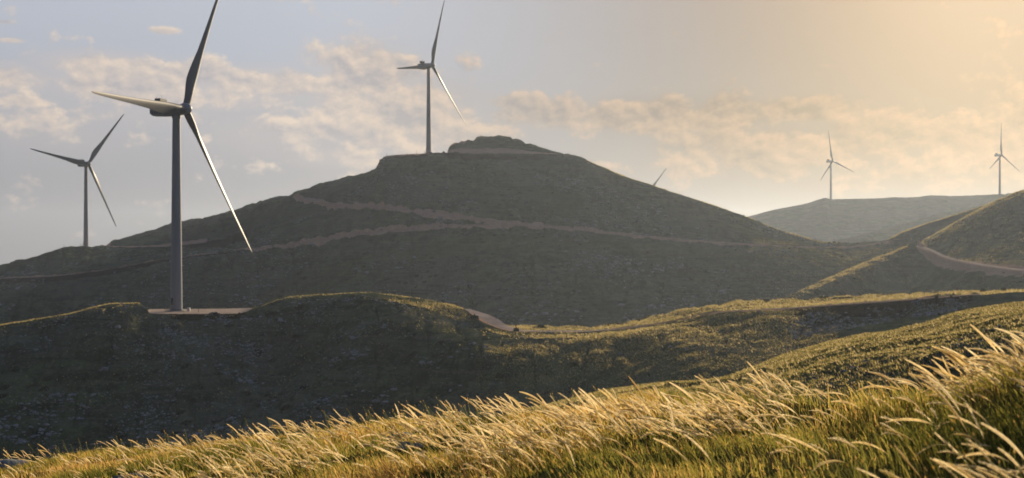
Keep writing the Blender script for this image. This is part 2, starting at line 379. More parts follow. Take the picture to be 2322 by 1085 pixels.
LAYERS['knoll'] = dict(lines=[
  line((-1600,1500,92),(0,1230,92),(800,1060,92),(1200,985,88),(1400,940,87),(1640,920,86),(1800,900,84),(1900,880,84),(2100,860,84),(2322,825,82),(3000,780,82)),
  line((-1600,1460,100),(0,1190,100),(800,1020,100),(1200,955,97),(1400,915,97),(1640,892,95),(1800,862,94),(1900,835,93),(2000,812,93),(2100,796,93),(2200,778,92),(2322,756,91),(3000,710,91)),
  line((-1600,1440,120),(0,1160,118),(800,995,120),(1200,928,120),(1400,885,120),(1500,871,122),(1640,858,124),(1700,838,125),(1800,802,127),(1900,775,128),(2000,757,130),(2100,735,130),(2200,706,130),(2322,690,130),(3000,640,130)),
 ], back=0.30, front=0.45)
LAYERS['great_hill'] = dict(lines=[
  line((-1600,900,760),(-800,830,770),(0,765,775),(500,775,740),(800,780,690),(1000,780,650),(1300,780,615),(1600,750,630),(1800,725,650),(1950,690,680),(2100,660,700),(3000,640,700)),
  line((-1600,760,840),(-200,650,850),(0,632,850),(135,625,850),(250,610,848),(390,586,840),(500,574,832),(565,567,826),(640,557,818),(700,550,812),(800,536,804),(900,524,800),(1000,515,798),(1100,510,798),(1200,511,800),(1300,519,800),(1400,528,800),(1500,538,800),(1600,547,800),(1700,553,800),(1800,557,810),(1870,560,830),(1930,560,850),(1990,553,850),(2060,553,820),(2300,570,820),(3000,600,820)),
  line((-1600,742,900),(-300,655,900),(0,603,900),(50,592,920),(110,574,950),(135,566,960),(148,561.5,975),(195,561,985),(245,561,985),(300,561.5,985),(400,563,975),(480,563,965),(560,548,955),(640,485,965),(700,456,965),(780,420,960),(850,386,945),(862,366,943),(872,356,942),(930,351.5,940),(1015,348.5,940),(1050,348,940),(1160,348,941),(1200,349,945),(1250,350,950),(1310,356,960),(1340,370,960),(1400,395,960),(1470,420,960),(1540,442,955),(1640,475,945),(1700,497,940),(1760,520,930),(1830,541,915),(1880,551,905),(1930,551.5,900),(1990,547,880),(2040,547,870),(2100,556,860),(3000,600,860)),
  line((-1600,745,950),(-300,658,950),(0,606,950),(50,594,960),(110,576,985),(135,568,1000),(148,562,1018),(195,561,1022),(238,560,1028),(250,552,1033),(300,535,1035),(400,505,1040),(500,485,1040),(560,468,1035),(640,445,1018),(700,425,1005),(780,402,992),(850,382,968),(862,364,968),(872,356,972),(930,351,972),(1013,348,972),(1019,334,985),(1024,329,988),(1050,318,992),(1075,314.5,998),(1100,313,1000),(1130,313.5,1000),(1160,317,998),(1200,330,990),(1250,345,985),(1310,358,985),(1340,374,985),(1400,400,985),(1470,426,985),(1540,448,980),(1640,482,970),(1700,503,965),(1760,525,955),(1830,545,945),(1880,553,935),(1930,553,930),(1990,549,920),(2100,560,900),(3000,610,900)),
 ], back=0.34, front=0.3)
LAYERS['spur'] = dict(lines=[
  line((-1600,1500,440),(1200,960,480),(1600,780,520),(1800,745,560),(1900,725,590),(2000,705,630),(2100,700,600),(2200,695,560),(2322,690,515),(3000,690,440)),
  line((-1600,1450,460),(1200,930,500),(1600,752,527),(1800,679,580),(1860,652,612),(1900,635,636),(1950,612,668),(2000,592,694),(2050,575,715),(2075,570,722),(2110,588,680),(2150,600,640),(2200,610,605),(2250,617,580),(2322,626,550),(3000,670,470)),
  line((-1600,1440,470),(1200,920,510),(1600,742,540),(1700,702,560),(1770,680,582),(1800,667,595),(1860,640.5,630),(1900,623,655),(1950,600.5,690),(2000,580,715),(2050,562,735),(2068,555,742),(2085,552.5,735),(2110,577,692),(2150,589,652),(2200,599,617),(2250,606.5,592),(2322,615,562),(3000,660,480)),
  line((-1600,1440,480),(1200,920,520),(1600,746,552),(1800,672,607),(1860,645,642),(1900,627,667),(1950,604,702),(2000,583,727),(2050,564,747),(2068,548.5,765),(2090,548,765),(2110,572,703),(2150,585,662),(2200,596,626),(2250,604,600),(2322,612.5,570),(3000,657,488)),
 ], back=0.42, front=0.3)
LAYERS['right_hill'] = dict(lines=[
  line((-1600,1500,700),(1900,720,760),(2040,600,748),(2068,560,770),(2085,554,772),(2110,576,708),(2150,588,667),(2200,598,632),(2250,605,606),(2322,614,575),(3000,660,495)),
  line((-1600,1480,710),(1900,700,765),(2040,590,755),(2080,562,760),(2094,556,752),(2110,553,750),(2150,531,750),(2200,504,750),(2260,474,750),(2322,452,750),(3000,240,760)),
  line((-1600,1470,720),(1900,690,775),(2040,585,765),(2085,560,768),(2095,546,770),(2110,537,775),(2150,515,780),(2200,487,785),(2260,456,790),(2322,433,795),(3000,200,800)),
 ], back=0.30, front=0.3)
LAYERS['back_hill'] = dict(lines=[
  line((-1600,1500,780),(1900,640,800),(1990,570,800),(2010,560,800),(2300,560,800),(3000,560,800)),
  line((-1600,1480,840),(1900,620,850),(1990,566,850),(2005,547,850),(2020,540,855),(2050,525,862),(2100,508,868),(2150,492,876),(2200,477,885),(2270,455,900),(2400,425,910),(3000,300,920)),
 ], back=0.30, front=0.3)
LAYERS['far_spur'] = dict(lines=[
  line((-1600,900,1350),(1400,600,1380),(1800,585,1400),(1900,562,1450),(2000,545,1520),(2100,525,1600),(2300,490,1780),(3000,470,1800)),
  line((-1600,860,1480),(1400,590,1480),(1800,572,1500),(1870,556,1540),(1920,540,1580),(2000,519,1680),(2100,494,1780),(2200,471,1880),(2280,452,1980),(3000,420,2000)),
 ], back=0.12, front=0.3)
LAYERS['far_ridge'] = dict(lines=[
  line((-1600,680,1700),(500,670,1700),(1400,575,1750),(1700,552,1800),(1800,545,1820),(1900,540,1820),(2322,540,1820),(3000,540,1820)),
  line((-1600,650,2100),(-400,650,2100),(500,630,2120),(1000,575,2150),(1478,525,2150),(1600,508,2150),(1690,493,2140),(1720,486,2140),(1750,478,2140),(1800,468,2145),(1830,462,2150),(1860,452.5,2150),(1872,450,2155),(1884,453,2160),(1900,453,2165),(2000,450,2170),(2030,447.5,2170),(2060,450,2170),(2090,446,2170),(2105,444,2170),(2145,444,2170),(2155,447,2170),(2195,446,2170),(2240,443,2130),(2267,441.5,2100),(2278,442,2100),(2284,438.5,2100),(2305,438.5,2110),(2322,441,2110),(3000,430,2110)),
  line((-1600,655,2200),(-400,655,2200),(500,634,2210),(1000,577,2240),(1478,526,2240),(1690,495,2230),(1800,470,2235),(1884,454,2240),(2000,451,2260),(2267,442.5,2200),(2322,442,2200),(3000,432,2200)),
 ], back=0.25, front=0.3)
LAYERS['distant_ridge'] = dict(lines=[
  line((-1600,660,4200),(400,660,4200),(1200,590,4200),(2322,570,4200),(3000,570,4200)),
  line((-1600,640,5200),(400,640,5200),(1200,575,5200),(2322,558,5200),(3000,550,5200)),
 ], back=0.05, front=0.1)
FLOOR = -64.0
pxs = np.concatenate([np.linspace(-1600, -120, 110)[:-1], np.linspace(-120, 2442, 1420), np.linspace(2442, 3000, 60)[1:], np.linspace(3010, 4200, 50)])
Ys = np.concatenate([np.linspace(40, 86, 24)[:-1], np.linspace(86, 140, 110)[:-1], np.linspace(140, 300, 60)[:-1], np.linspace(300, 450, 260)[:-1],
                     np.linspace(450, 1050, 380)[:-1], np.linspace(1050, 1800, 60)[:-1], np.linspace(1800, 2260, 70)[:-1], np.geomspace(2260, 7000, 40)])
NC, NR = len(pxs), len(Ys)
PX = np.repeat(pxs[:, None], NR, 1); YY = np.repeat(Ys[None, :], NC, 0)
XX = (PX-CX)/FP*YY
FGX = [-200, -60, -9, 0, 1.2, 2.3, 2.94, 3.42, 6, 12, 60, 130]; FGZ = [-24, -10, -2.98, -1.40, -1.26, -1.13, -0.91, -0.70, -0.1, 0.6, 4, 6]
def crestY(x):        # how far the foreground slope runs before it breaks off
    return pchip([-25, -9, 0, 2.3, 2.94, 3.42, 12], [24, 19.5, 13, 11.5, 9.5, 8.0, 7.0], x)
def fore_z(x, y):
    yc = crestY(np.clip(x, -25, 12))
    z = pchip(FGX, FGZ, x)-0.037*y+0.05*vnoise(x*0.5, y*0.5, 3)+0.02*vnoise(x*1.7, y*1.7, 4)
    over = np.maximum(y-yc, 0)
    z = z-0.48*(np.sqrt(over*over+4.0)-2.0)
    return z
FL = FLOOR-np.maximum(YY-1100, 0)*0.022
Hs = [np.maximum(fore_z(XX, YY), FL-6)]; names = ['foreground_slope']
for nm, L in LAYERS.items():
    ks = []
    for l in L['lines']:
        ks.append((pchip(l[:, 0], l[:, 2], pxs), pchip(l[:, 0], (HY-l[:, 1])/FP, pxs)))
    H = np.empty((NC, NR))
    for i in range(NC):
        yk = np.array([k[0][i] for k in ks]); zk = np.array([k[1][i]*k[0][i] for k in ks])
        for j in range(1, len(yk)):
            yk[j] = max(yk[j], yk[j-1]+2.0)
        yk = np.concatenate([[yk[0]-120], yk, [yk[-1]+60, yk[-1]+400]])
        zk = np.concatenate([[zk[0]-120*L['front']], zk, [zk[-1]-60*L['back']*0.8, zk[-1]-400*L['back']]])
        H[i] = pchip(yk, zk, Ys)
        H[i] = np.where(Ys < yk[0], zk[0]-(yk[0]-Ys)*L['front'], H[i])
    Hs.append(H); names.append(nm)
owner = np.argmax(np.array(Hs), axis=0)
FL = FLOOR-np.maximum(YY-1100, 0)*0.022
Hg = np.maximum(Hs[0], FL)
for H in Hs[1:]:
    Hg = smax(Hg, H, np.maximum(YY*0.003, 0.3))
LI = {n: i for i, n in enumerate(names)}
LK = {nm: [(pchip(l[:, 0], l[:, 2], pxs)) for l in L['lines']] for nm, L in LAYERS.items()}
def between(nm, a, b, m0=0.0, m1=0.0):    # soft mask of the strip between two contour lines of a ridge
    y0 = LK[nm][a][:, None]; y1 = LK[nm][b][:, None]
    return sstep(y0-m0-1.0, y0-m0+0.5, YY)*(1-sstep(y1+m1-0.5, y1+m1+1.0, YY))
def pxw(a, b, s=6.0): return sstep(a-s, a+s, PX)*(1-sstep(b-s, b+s, PX))
earth = np.zeros((NC, NR)); fill = np.zeros((NC, NR)); flat = np.zeros((NC, NR)); dry_or_lit = np.zeros((NC, NR)); rocky = np.zeros((NC, NR))
# crane pads of the turbines
pad1 = between('near_hill', 3, 5)*pxw(336, 572, 4); pad2 = between('great_hill', 2, 3)*pxw(146, 250, 4)
pad3 = between('great_hill', 2, 3)*pxw(872, 1300, 5)
pad3 = pad3*(1-sstep(1004, 1016, PX)*sstep(951, 957, YY))
padr2 = (sstep(983, 985, YY)*(1-sstep(989, 992, YY)))*pxw(240, 470, 4)
for p in (pad1, pad2, pad3, padr2): earth = np.maximum(earth, p); flat = np.maximum(flat, p)
earth = np.maximum(earth, (sstep(972, 976, YY)*(1-sstep(990, 996, YY)))*pxw(1010, 1062, 12)*0.6)
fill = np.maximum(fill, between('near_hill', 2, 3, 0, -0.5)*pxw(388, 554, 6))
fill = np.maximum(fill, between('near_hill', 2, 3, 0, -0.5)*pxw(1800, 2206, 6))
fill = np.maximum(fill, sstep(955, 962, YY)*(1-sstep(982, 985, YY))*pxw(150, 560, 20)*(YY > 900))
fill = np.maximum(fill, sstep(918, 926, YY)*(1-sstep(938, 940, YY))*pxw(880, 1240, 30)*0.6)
rocky = np.maximum(rocky, between('near_hill', 0, 2, 0, 4)*pxw(60, 900, 60)*0.65)
rocky = np.maximum(rocky, sstep(365, 384, YY)*(1-sstep(394, 397, YY))*pxw(200, 900, 40))
rocky = np.maximum(rocky, sstep(300, 312, YY)*(1-sstep(322, 326, YY))*pxw(1830, 2200, 40))
rocky = np.maximum(rocky, sstep(860, 900, YY)*(1-sstep(938, 942, YY))*pxw(850, 1150, 60)*0.9)
rocky = np.maximum(rocky, sstep(978, 984, YY)*(1-sstep(1000, 1010, YY))*pxw(1010, 1240, 14)*0.25)
rocky = np.maximum(rocky, sstep(650, 700, YY)*(1-sstep(800, 850, YY))*0.35)
rocky = np.maximum(rocky, sstep(760, 790, YY)*(1-sstep(845, 860, YY))*pxw(560, 760, 60)*0.7)
rocky = np.maximum(rocky, sstep(80, 86, YY)*(1-sstep(94, 99, YY))*pxw(1850, 3000, 60)*0.9)
dry_or_lit = np.maximum(dry_or_lit, between('knoll', 1, 2, 0, 8)*pxw(1100, 4000, 40)*0.8)
dry_or_lit = np.maximum(dry_or_lit, between('near_hill', 3, 5)*pxw(590, 4000, 30)*0.8)
dry_or_lit = np.maximum(dry_or_lit, between('near_hill', 2, 3)*pxw(880, 1640, 60)*0.7)
dry_or_lit = np.maximum(dry_or_lit, between('near_hill', 3, 5)*(1-sstep(300, 330, PX))*0.8)
dry_or_lit = np.maximum(dry_or_lit, sstep(265, 280, YY)*(1-sstep(334, 340, YY))*pxw(1200, 1800, 90)*0.5)  # shaded face: veiling light painted in as paler turf
dry_or_lit = np.maximum(dry_or_lit, between('right_hill', 1, 2, 5, 8)*0.6)

# tracks: centre line as a function of the column; the ground is benched to carry them
def bench(px0, px1, Yc, zc, half, fade):
    """Yc,zc: per-column centre distance and height (arrays over pxs)."""
    global Hg, earth, flat
    i0, i1 = np.searchsorted(pxs, px0), np.searchsorted(pxs, px1)
    xc = (pxs-CX)/FP*Yc
    sl_ = np.gradient(Yc, xc+1e-9*np.arange(NC)); k = 1/np.sqrt(1+np.clip(sl_, -3, 3)**2)
    d = np.abs(YY-Yc[:, None])*k[:, None]
    hh_ = half[:, None] if isinstance(half, np.ndarray) else half
    w = (1-sstep(hh_, hh_+fade, d))
    w[:i0] = 0; w[i1:] = 0
    Hg = Hg*(1-w)+zc[:, None]*w
    flat = np.maximum(flat, w)
    return d, w
def smooth(a, n):
    k = np.ones(n)/n; return np.convolve(np.pad(a, n//2, mode='edge'), k, mode='valid')[:len(a)]
def find_Y(nm_lo, nm_hi, pts):
    """distance at which the ground reaches the given row, per column"""
    pts = np.array(pts, float); row = pchip(pts[:, 0], pts[:, 1], pxs); tan = (HY-row)/FP
    Yc = np.zeros(NC); sel = (Ys >= nm_lo) & (Ys <= nm_hi); ys = Ys[sel]; i0 = np.where(sel)[0][0]
    for i in range(NC):
        e = Hg[i, sel]/ys; j = np.argmax(e >= tan[i])
        if e[j] < tan[i]: j = len(ys)-1
        if j > 0 and e[j] > e[j-1]:
            f = (tan[i]-e[j-1])/(e[j]-e[j-1]+1e-12); Yc[i] = ys[j-1]+(ys[j]-ys[j-1])*min(max(f, 0), 1)
        else: Yc[i] = ys[j]
    Yc = smooth(Yc, 31); return Yc
def H_at_cols(Yc):
    j = np.clip(np.searchsorted(Ys, Yc)-1, 0, NR-2); t = (Yc-Ys[j])/(Ys[j+1]-Ys[j]); i = np.arange(NC)
    return Hg[i, j]*(1-t)+Hg[i, j+1]*t
tracks = []
def track(px0, px1, Yc, half, fade, cut, name, label, dz=0.10, mesh=True, en=1.0):
    zc = smooth(H_at_cols(Yc), 41)
    d, w = bench(px0, px1, Yc, zc, half, fade)
    global earth
    nz = fbm(XX, YY, 9.0, 3, 0.6, 21)
    e = (1-sstep(cut*0.7, cut*1.25, d+nz*1.1))*en*sstep(px0, px0+25, PX)*(1-sstep(px1-90, px1, PX))
    i0, i1 = np.searchsorted(pxs, px0), np.searchsorted(pxs, px1); e[:i0] = 0; e[i1:] = 0
    earth = np.maximum(earth, e)
    if mesh: tracks.append((i0, i1, Yc, zc, (half*0.82)[i0:i1] if isinstance(half, np.ndarray) else half*0.82, name, label, dz))
Ya = LK['near_hill'][3]+3.2
bend = 2.6*(1+1.25*sstep(1055, 1085, pxs)*(1-sstep(1130, 1190, pxs))+0.25*sstep(1150, 1200, pxs)*(1-sstep(1380, 1450, pxs)))
track(1052, 2225, smooth(Ya, 9)+(bend-2.6)*0.6, bend, 2.0, 3.9, 'gravel_road', None)
track(-300, 2066, LK['great_hill'][1], 3.0, 3.0, 5.6, 'dirt_track', None, en=0.62+0.38*sstep(380, 600, PX))
Yu = find_Y(801, 1030, [(-2000, 443), (655, 443), (700, 455), (760, 462), (830, 468), (900, 476), (1000, 488), (1100, 497), (1200, 507), (1260, 514), (4000, 514)])
track(652, 1290, Yu, 3.0, 3.0, 5.6, 'hillside_track', None)
Yp = find_Y(840, 1000, [(-2000, 562), (300, 562), (390, 564), (450, 567), (520, 567.5), (600, 561), (4000, 560)])
track(380, 600, Yp, 2.5, 3.0, 4.0, 'pad_track', None, mesh=False, en=0.5)
Yg = LK['spur'][2]+4.0
track(2066, 3000, smooth(Yg, 9), 3.0, 2.5, 6.5, 'saddle_road', None)
# darker spoil below the tracks on the left flank
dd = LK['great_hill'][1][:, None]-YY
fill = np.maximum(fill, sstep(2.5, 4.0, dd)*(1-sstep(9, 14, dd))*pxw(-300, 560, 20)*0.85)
# natural unevenness, held back on benches and pads
keep = 1-flat
amp = np.where(YY < 160, 0.25, np.where(YY < 460, 1.0, 1.6))
big = fbm(XX, YY, 46.0, 3, 0.5, 1)*1.15*sstep(60, 300, YY)+fbm(XX, YY, 120.0, 2, 0.5, 40)*2.6*sstep(450, 700, YY)
edge = np.ones_like(YY)
for nm in ('near_hill', 'great_hill', 'right_hill', 'spur', 'back_hill'):     # keep skylines where they are
    yc = LK[nm][{'near_hill': 3, 'back_hill': 1}.get(nm, 2)][:, None]
    edge = np.minimum(edge, 0.12+0.88*sstep(6, 45, np.abs(YY-yc)))
edge = np.minimum(edge, 0.1+0.9*sstep(3, 14, np.abs(YY-LK['knoll'][2][:, None])))
edge = np.where(YY > 1780, 0.15, edge)
small = fbm(XX, YY, 6.0, 4, 0.62, 9)*0.22*sstep(40, 120, YY)*(1+2.2*sstep(500, 900, YY))+fbm(XX, YY, 1.6, 2, 0.6, 15)*0.07
Hg = Hg+keep*(big*edge+small*(0.4+0.6*edge)*(1+0.8*rocky))
gu = 1-np.abs(fbm(PX/70.0, YY/110.0, 1.0, 3, 0.5, 77))
gul = np.clip(gu, 0, 1)**5*sstep(600, 700, YY)*(1-sstep(1000, 1100, YY))
Hg = Hg-gul*2.6*keep*edge
gu2 = 1-np.abs(fbm(PX/60.0, YY/30.0, 1.0, 3, 0.5, 78)); gul2 = np.clip(gu2, 0, 1)**5*sstep(290, 310, YY)*(1-sstep(440, 460, YY))
Hg = Hg-gul2*1.1*keep*edge
gully_shade = np.maximum(gul, gul2)  # gully relief shading, put into the colour as darker green
# rocky ribs stand proud
rib = np.maximum(fbm(XX, YY, 5.0, 4, 0.7, 33)-0.25, 0)*keep*rocky*np.where(YY < 200, 0.4, 1.5)
Hg = Hg+rib
def Hsample(x, y):
    px = CX+FP*x/y
    i = np.clip(np.searchsorted(pxs, px)-1, 0, NC-2); j = np.clip(np.searchsorted(Ys, y)-1, 0, NR-2)
    a = (px-pxs[i])/(pxs[i+1]-pxs[i]); b = (y-Ys[j])/(Ys[j+1]-Ys[j])
    return (Hg[i, j]*(1-a)*(1-b)+Hg[i+1, j]*a*(1-b)+Hg[i, j+1]*(1-a)*b+Hg[i+1, j+1]*a*b)
def Asample(A, x, y):
    px = CX+FP*x/y
    return A[np.clip(np.searchsorted(pxs, px), 0, NC-1), np.clip(np.searchsorted(Ys, y), 0, NR-1)]
# build one mesh per ridge; neighbours share their border vertices
fo = owner[:-1, :-1]
hill_names = {'near_hill': 'turbine_hill', 'knoll': 'grassy_knoll', 'great_hill': 'great_hill', 'spur': 'valley_spur', 'right_hill': 'right_hillside',
              'back_hill': 'saddle_hill', 'far_spur': 'far_spur', 'far_ridge': 'far_ridge', 'distant_ridge': 'distant_hills', 'foreground_slope': 'valley_ground'}
ii, jj = np.meshgrid(np.arange(NC-1), np.arange(NR-1), indexing='ij')
allV = np.stack([XX, YY, Hg], -1).reshape(-1, 3)
for k, nm in enumerate(names):
    s = fo == k
    if not s.any(): continue
    a = (ii[s]*NR+jj[s])
    q = np.stack([a, a+NR, a+NR+1, a+1], 1)
    u, inv = np.unique(q, return_inverse=True); q = inv.reshape(q.shape)
    o = np_mesh(hill_names[nm], allV[u], [q], M_hill, attrs={'earth': earth.ravel()[u], 'fill': fill.ravel()[u], 'dry_or_lit': dry_or_lit.ravel()[u], 'rocky': rocky.ravel()[u], 'gully_shade': gully_shade.ravel()[u]})
    tag(o, kind='structure')
# track surfaces
for (i0, i1, Yc, zc, half, name, label, dz) in tracks:
    xs = (pxs[i0:i1]-CX)/FP*Yc[i0:i1]; ys = Yc[i0:i1]; zs = zc[i0:i1]+dz
    tx = np.gradient(xs); ty = np.gradient(ys); ln = np.hypot(tx, ty); nx, ny = -ty/ln, tx/ln
    jit = 1+0.12*vnoise(xs*0.15, ys*0.15, 8)
    ws = np.linspace(-1, 1, 5)
    V = np.stack([np.stack([xs+nx*half*w*jit, ys+ny*half*w*jit, zs+0.05*(1-w*w)], -1) for w in ws], 1)
    n = len(xs); V = V.reshape(-1, 3); a = (np.arange(n-1)[:, None]*5+np.arange(4)[None]).ravel()
    o = np_mesh(name, V, [np.stack([a, a+5, a+6, a+1], 1)], M_gravel); tag(o, kind='structure')
# pad surface under the nearest turbine
s1 = (pad1 > 0.6)
s1f = s1[:-1, :-1] & s1[1:, :-1] & s1[:-1, 1:] & s1[1:, 1:]
a = ii[s1f]*NR+jj[s1f]; q = np.stack([a, a+NR, a+NR+1, a+1], 1); u, inv = np.unique(q, return_inverse=True)
Vp = allV[u].copy(); Vp[:, 2] += 0.06
tag(np_mesh('gravel_pad', Vp, [inv.reshape(q.shape)], M_gravel), kind='structure')

# foreground slope, regular grid, running well behind the camera
gx = np.concatenate([np.linspace(-160, -30, 40)[:-1], np.linspace(-30, 24, 330), np.linspace(24, 120, 30)[1:]])
gy = np.concatenate([np.linspace(-120, 0, 24)[:-1], np.linspace(0, 30, 220), np.linspace(30, 46, 30)[1:]])
GX, GY = np.meshgrid(gx, gy, indexing='ij')
GZ = fore_z(GX, GY)+0.03*fbm(GX, GY, 0.8, 3, 0.6, 50)
n1_, n2_ = GX.shape; a = (np.arange(n1_-1)[:, None]*n2_+np.arange(n2_-1)[None]).ravel()
z0 = np.zeros(GX.size)
def soil_mat():
    m, t, o = mat('meadow_soil')
    g = t.new('ShaderNodeNewGeometry'); P = g.outputs['Position']
    n1 = t.noise(P, 0.5, 6, 0.6); n2 = t.noise(P, 6.0, 6, 0.7)
    c = t.mix(t.mapr(n1, 0.4, 0.6), (0.05, 0.06, 0.018), (0.13, 0.09, 0.03))
    c = t.mix(t.m('MULTIPLY', t.mapr(n2, 0.45, 0.65), 0.7), c, (0.025, 0.022, 0.014))
    d = t.new('ShaderNodeBsdfDiffuse'); t.put(d.inputs[0], c); t.l.new(d.outputs[0], o.inputs[0]); return m
o = np_mesh('foreground_slope', np.stack([GX, GY, GZ], -1).reshape(-1, 3), [np.stack([a, a+n2_, a+n2_+1, a+1], 1)], soil_mat())
tag(o, kind='structure')

# ------------------------------------------------------------------ wind turbines
HUB_H, TILT, CONE, BL_R = 69.5, math.radians(5), math.radians(4), 58.3
def airfoil(n=22):
    """closed outline, x from +0.3 (leading) to -0.7 (trailing), y thickness"""
    up_, lo_ = [], []
    for k in range(n//2+1):
        t = (1-math.cos(math.pi*k/(n//2)))/2
        yt = 5*(0.2969*math.sqrt(t)-0.1260*t-0.3516*t*t+0.2843*t**3-0.1036*t**4)
        up_.append((0.3-t, yt)); lo_.append((0.3-t, -yt*0.75))
    return up_[:-1]+lo_[:0:-1]
def blade_mesh():
    af = airfoil(24); N = len(af)
    rs = [1.2, 2.5, 4.0, 6.0, 8.5, 11.0, 14.0, 18.0, 23.0, 28.0, 33.0, 38.0, 43.0, 48.0, 52.0, 55.0, 57.0, 58.0, 58.3]
    ch = [2.5, 2.5, 2.6, 3.1, 3.8, 4.3, 4.2, 3.7, 2.9, 2.5, 2.15, 1.85, 1.6, 1.35, 1.12, 0.9, 0.62, 0.32, 0.08]
    th = [1.0, 1.0, .85, .62, .42, .33, .28, .25, .22, .21, .20, .19, .18, .18, .18, .18, .18, .18, .18]
    tw = [20, 20, 19, 17, 14.5, 12.5, 10.5, 8.2, 6.2, 4.6, 3.4, 2.4, 1.6, 0.9, 0.4, 0, 0, 0, 0]
    circ = [(0.5*math.cos(math.pi*2*k/N+0.0), 0.5*math.sin(math.pi*2*k/N)) for k in range(N)]
    b = MB(); rings = []
    for r, c, t, w in zip(rs, ch, th, tw):
        m = max(0.0, min(1.0, (t-0.33)/0.6)); w_ = math.radians(w+4)
        pre = 1.4*(r/58.3)**2.2
        ring = []
        for (ax, ay), (qx, qy) in zip(af, circ):
            x = (ax*(1-m)+qx*m)*c; y = (ay*t*(1-m)*1.0+qy*m)*c
            ring.append((-(x*math.cos(w_)-y*math.sin(w_)), x*math.sin(w_)+y*math.cos(w_)+pre, r))
        rings.append(ring)
    b.loft(rings); return b
me_cache = {}
def add_cached(key, name, maker, matl, parent, smooth=True, bevel=0):
    if key not in me_cache:
        o = maker().build(name, matl, parent, smooth, bevel); me_cache[key] = o
        return o
    src = me_cache[key]; o = src.copy(); col.objects.link(o); o.parent = parent; return o
def tower_mb():
    b = MB(); prof = []
    for z in np.linspace(0.35, 67.6, 30):
        prof.append((2.05-(0.72)*(z/67.6)**0.9, z))
    for zz in (22.0, 45.0):
        pass
    return b.revolve(prof, 40)
def flange_mb(zz):
    b = MB()
    if 1:
        r = 2.05-0.72*(zz/67.6)**0.9+0.018
        b.revolve([(r-0.05, zz-0.10), (r, zz-0.09), (r, zz+0.09), (r-0.05, zz+0.10)], 40)
    return b
def nacelle_mb():
    b = MB(); rings = []
    def rr(x, w, zb, zt, r=0.5):
        pts = []
        for cx_, cz_, a0 in ((w-r, zt-r, 0), (-w+r, zt-r, 90), (-w+r, zb+r, 180), (w-r, zb+r, 270)):
            for k in range(4):
                a = math.radians(a0+k*30); pts.append((x, cx_+r*math.cos(a), cz_+r*math.sin(a)))
        return pts
    for x, w, zb, zt in ((2.1, 1.45, -1.5, 1.5), (1.5, 1.6, -1.75, 1.75), (-1.0, 1.75, -2.1, 1.95), (-5.0, 1.78, -2.1, 2.0), (-8.6, 1.72, -1.95, 1.95), (-9.5, 1.6, -1.35, 1.85), (-9.7, 1.3, -0.9, 1.6)):
        rings.append(rr(x, w, zb, zt))
    b.loft(rings); b.revolve([(1.55, -2.9), (1.55, -2.0)], 32); return b
def cooler_mb():
    b = MB(); b.box(-7.2, -5.0, -2.1, 2.1, 2.55, 3.95)
    for y in (-1.7, 0.0, 1.7): b.box(-6.9, -5.3, y-0.12, y+0.12, 1.9, 2.56)
    return b
ANT = ((-5.4, -0.6, 5.1), (-6.1, 0.5, 5.2), (-6.8, -1.6, 4.5), (-5.2, 1.6, 4.4))
def antenna_mb(x, y, h):
    return MB().tube((x, y, 3.9), (x, y, h), 0.06, 0.04, 6)
def spinner_mb():
    b = MB(); prof = [(0.03, 2.35), (0.6, 2.25), (1.2, 1.95), (1.75, 1.3), (2.05, 0.5), (2.12, -0.3), (2.0, -1.1), (1.7, -1.6)]
    return b.revolve(prof, 32)
def door_mb():
    b = MB(); b.box(-0.5, 0.5, -2.12, -2.0, 2.3, 4.6); return b
def stair_mb():
    b = MB()
    for s in (-0.62, 0.62):
        b.tube((s, -2.15, 2.3), (s, -4.6, 0.0), 0.05); b.tube((s, -2.15, 3.4), (s, -4.6, 1.1), 0.04)
        b.tube((s, -4.6, 0.0), (s, -4.6, 1.1), 0.04); b.tube((s, -2.3, 2.2), (s, -2.3, 3.4), 0.04)
    for k in range(10):
        y = -2.3-2.3*k/9; z = 2.2-2.15*k/9
        b.box(-0.6, 0.6, y-0.14, y+0.1, z-0.03, z+0.03)
    b.box(-0.62, 0.62, -3.0, -2.05, 2.2, 2.26); return b
def base_mb():
    return MB().revolve([(3.1, -1.2), (3.1, 0.18), (2.9, 0.3), (2.2, 0.36), (2.0, 0.37)], 40)
def skirt_mb(): return MB().revolve([(2.10, 0.34), (2.16, 0.36), (2.16, 0.62), (2.10, 0.64)], 40)
def letters(parent):
    cu = bpy.data.curves.new('lettering', 'FONT'); cu.body = 'Vestas'; cu.size = 1.9; cu.extrude = 0.015; cu.offset = 0.03
    t = bpy.data.objects.new('tmp_text', cu); col.objects.link(t)
    dg = bpy.context.evaluated_depsgraph_get(); me = bpy.data.meshes.new_from_object(t.evaluated_get(dg)); me.name = 'lettering'
    bpy.data.objects.remove(t)
    me.materials.clear(); me.materials.append(M_letter)
    return me
letter_me = None
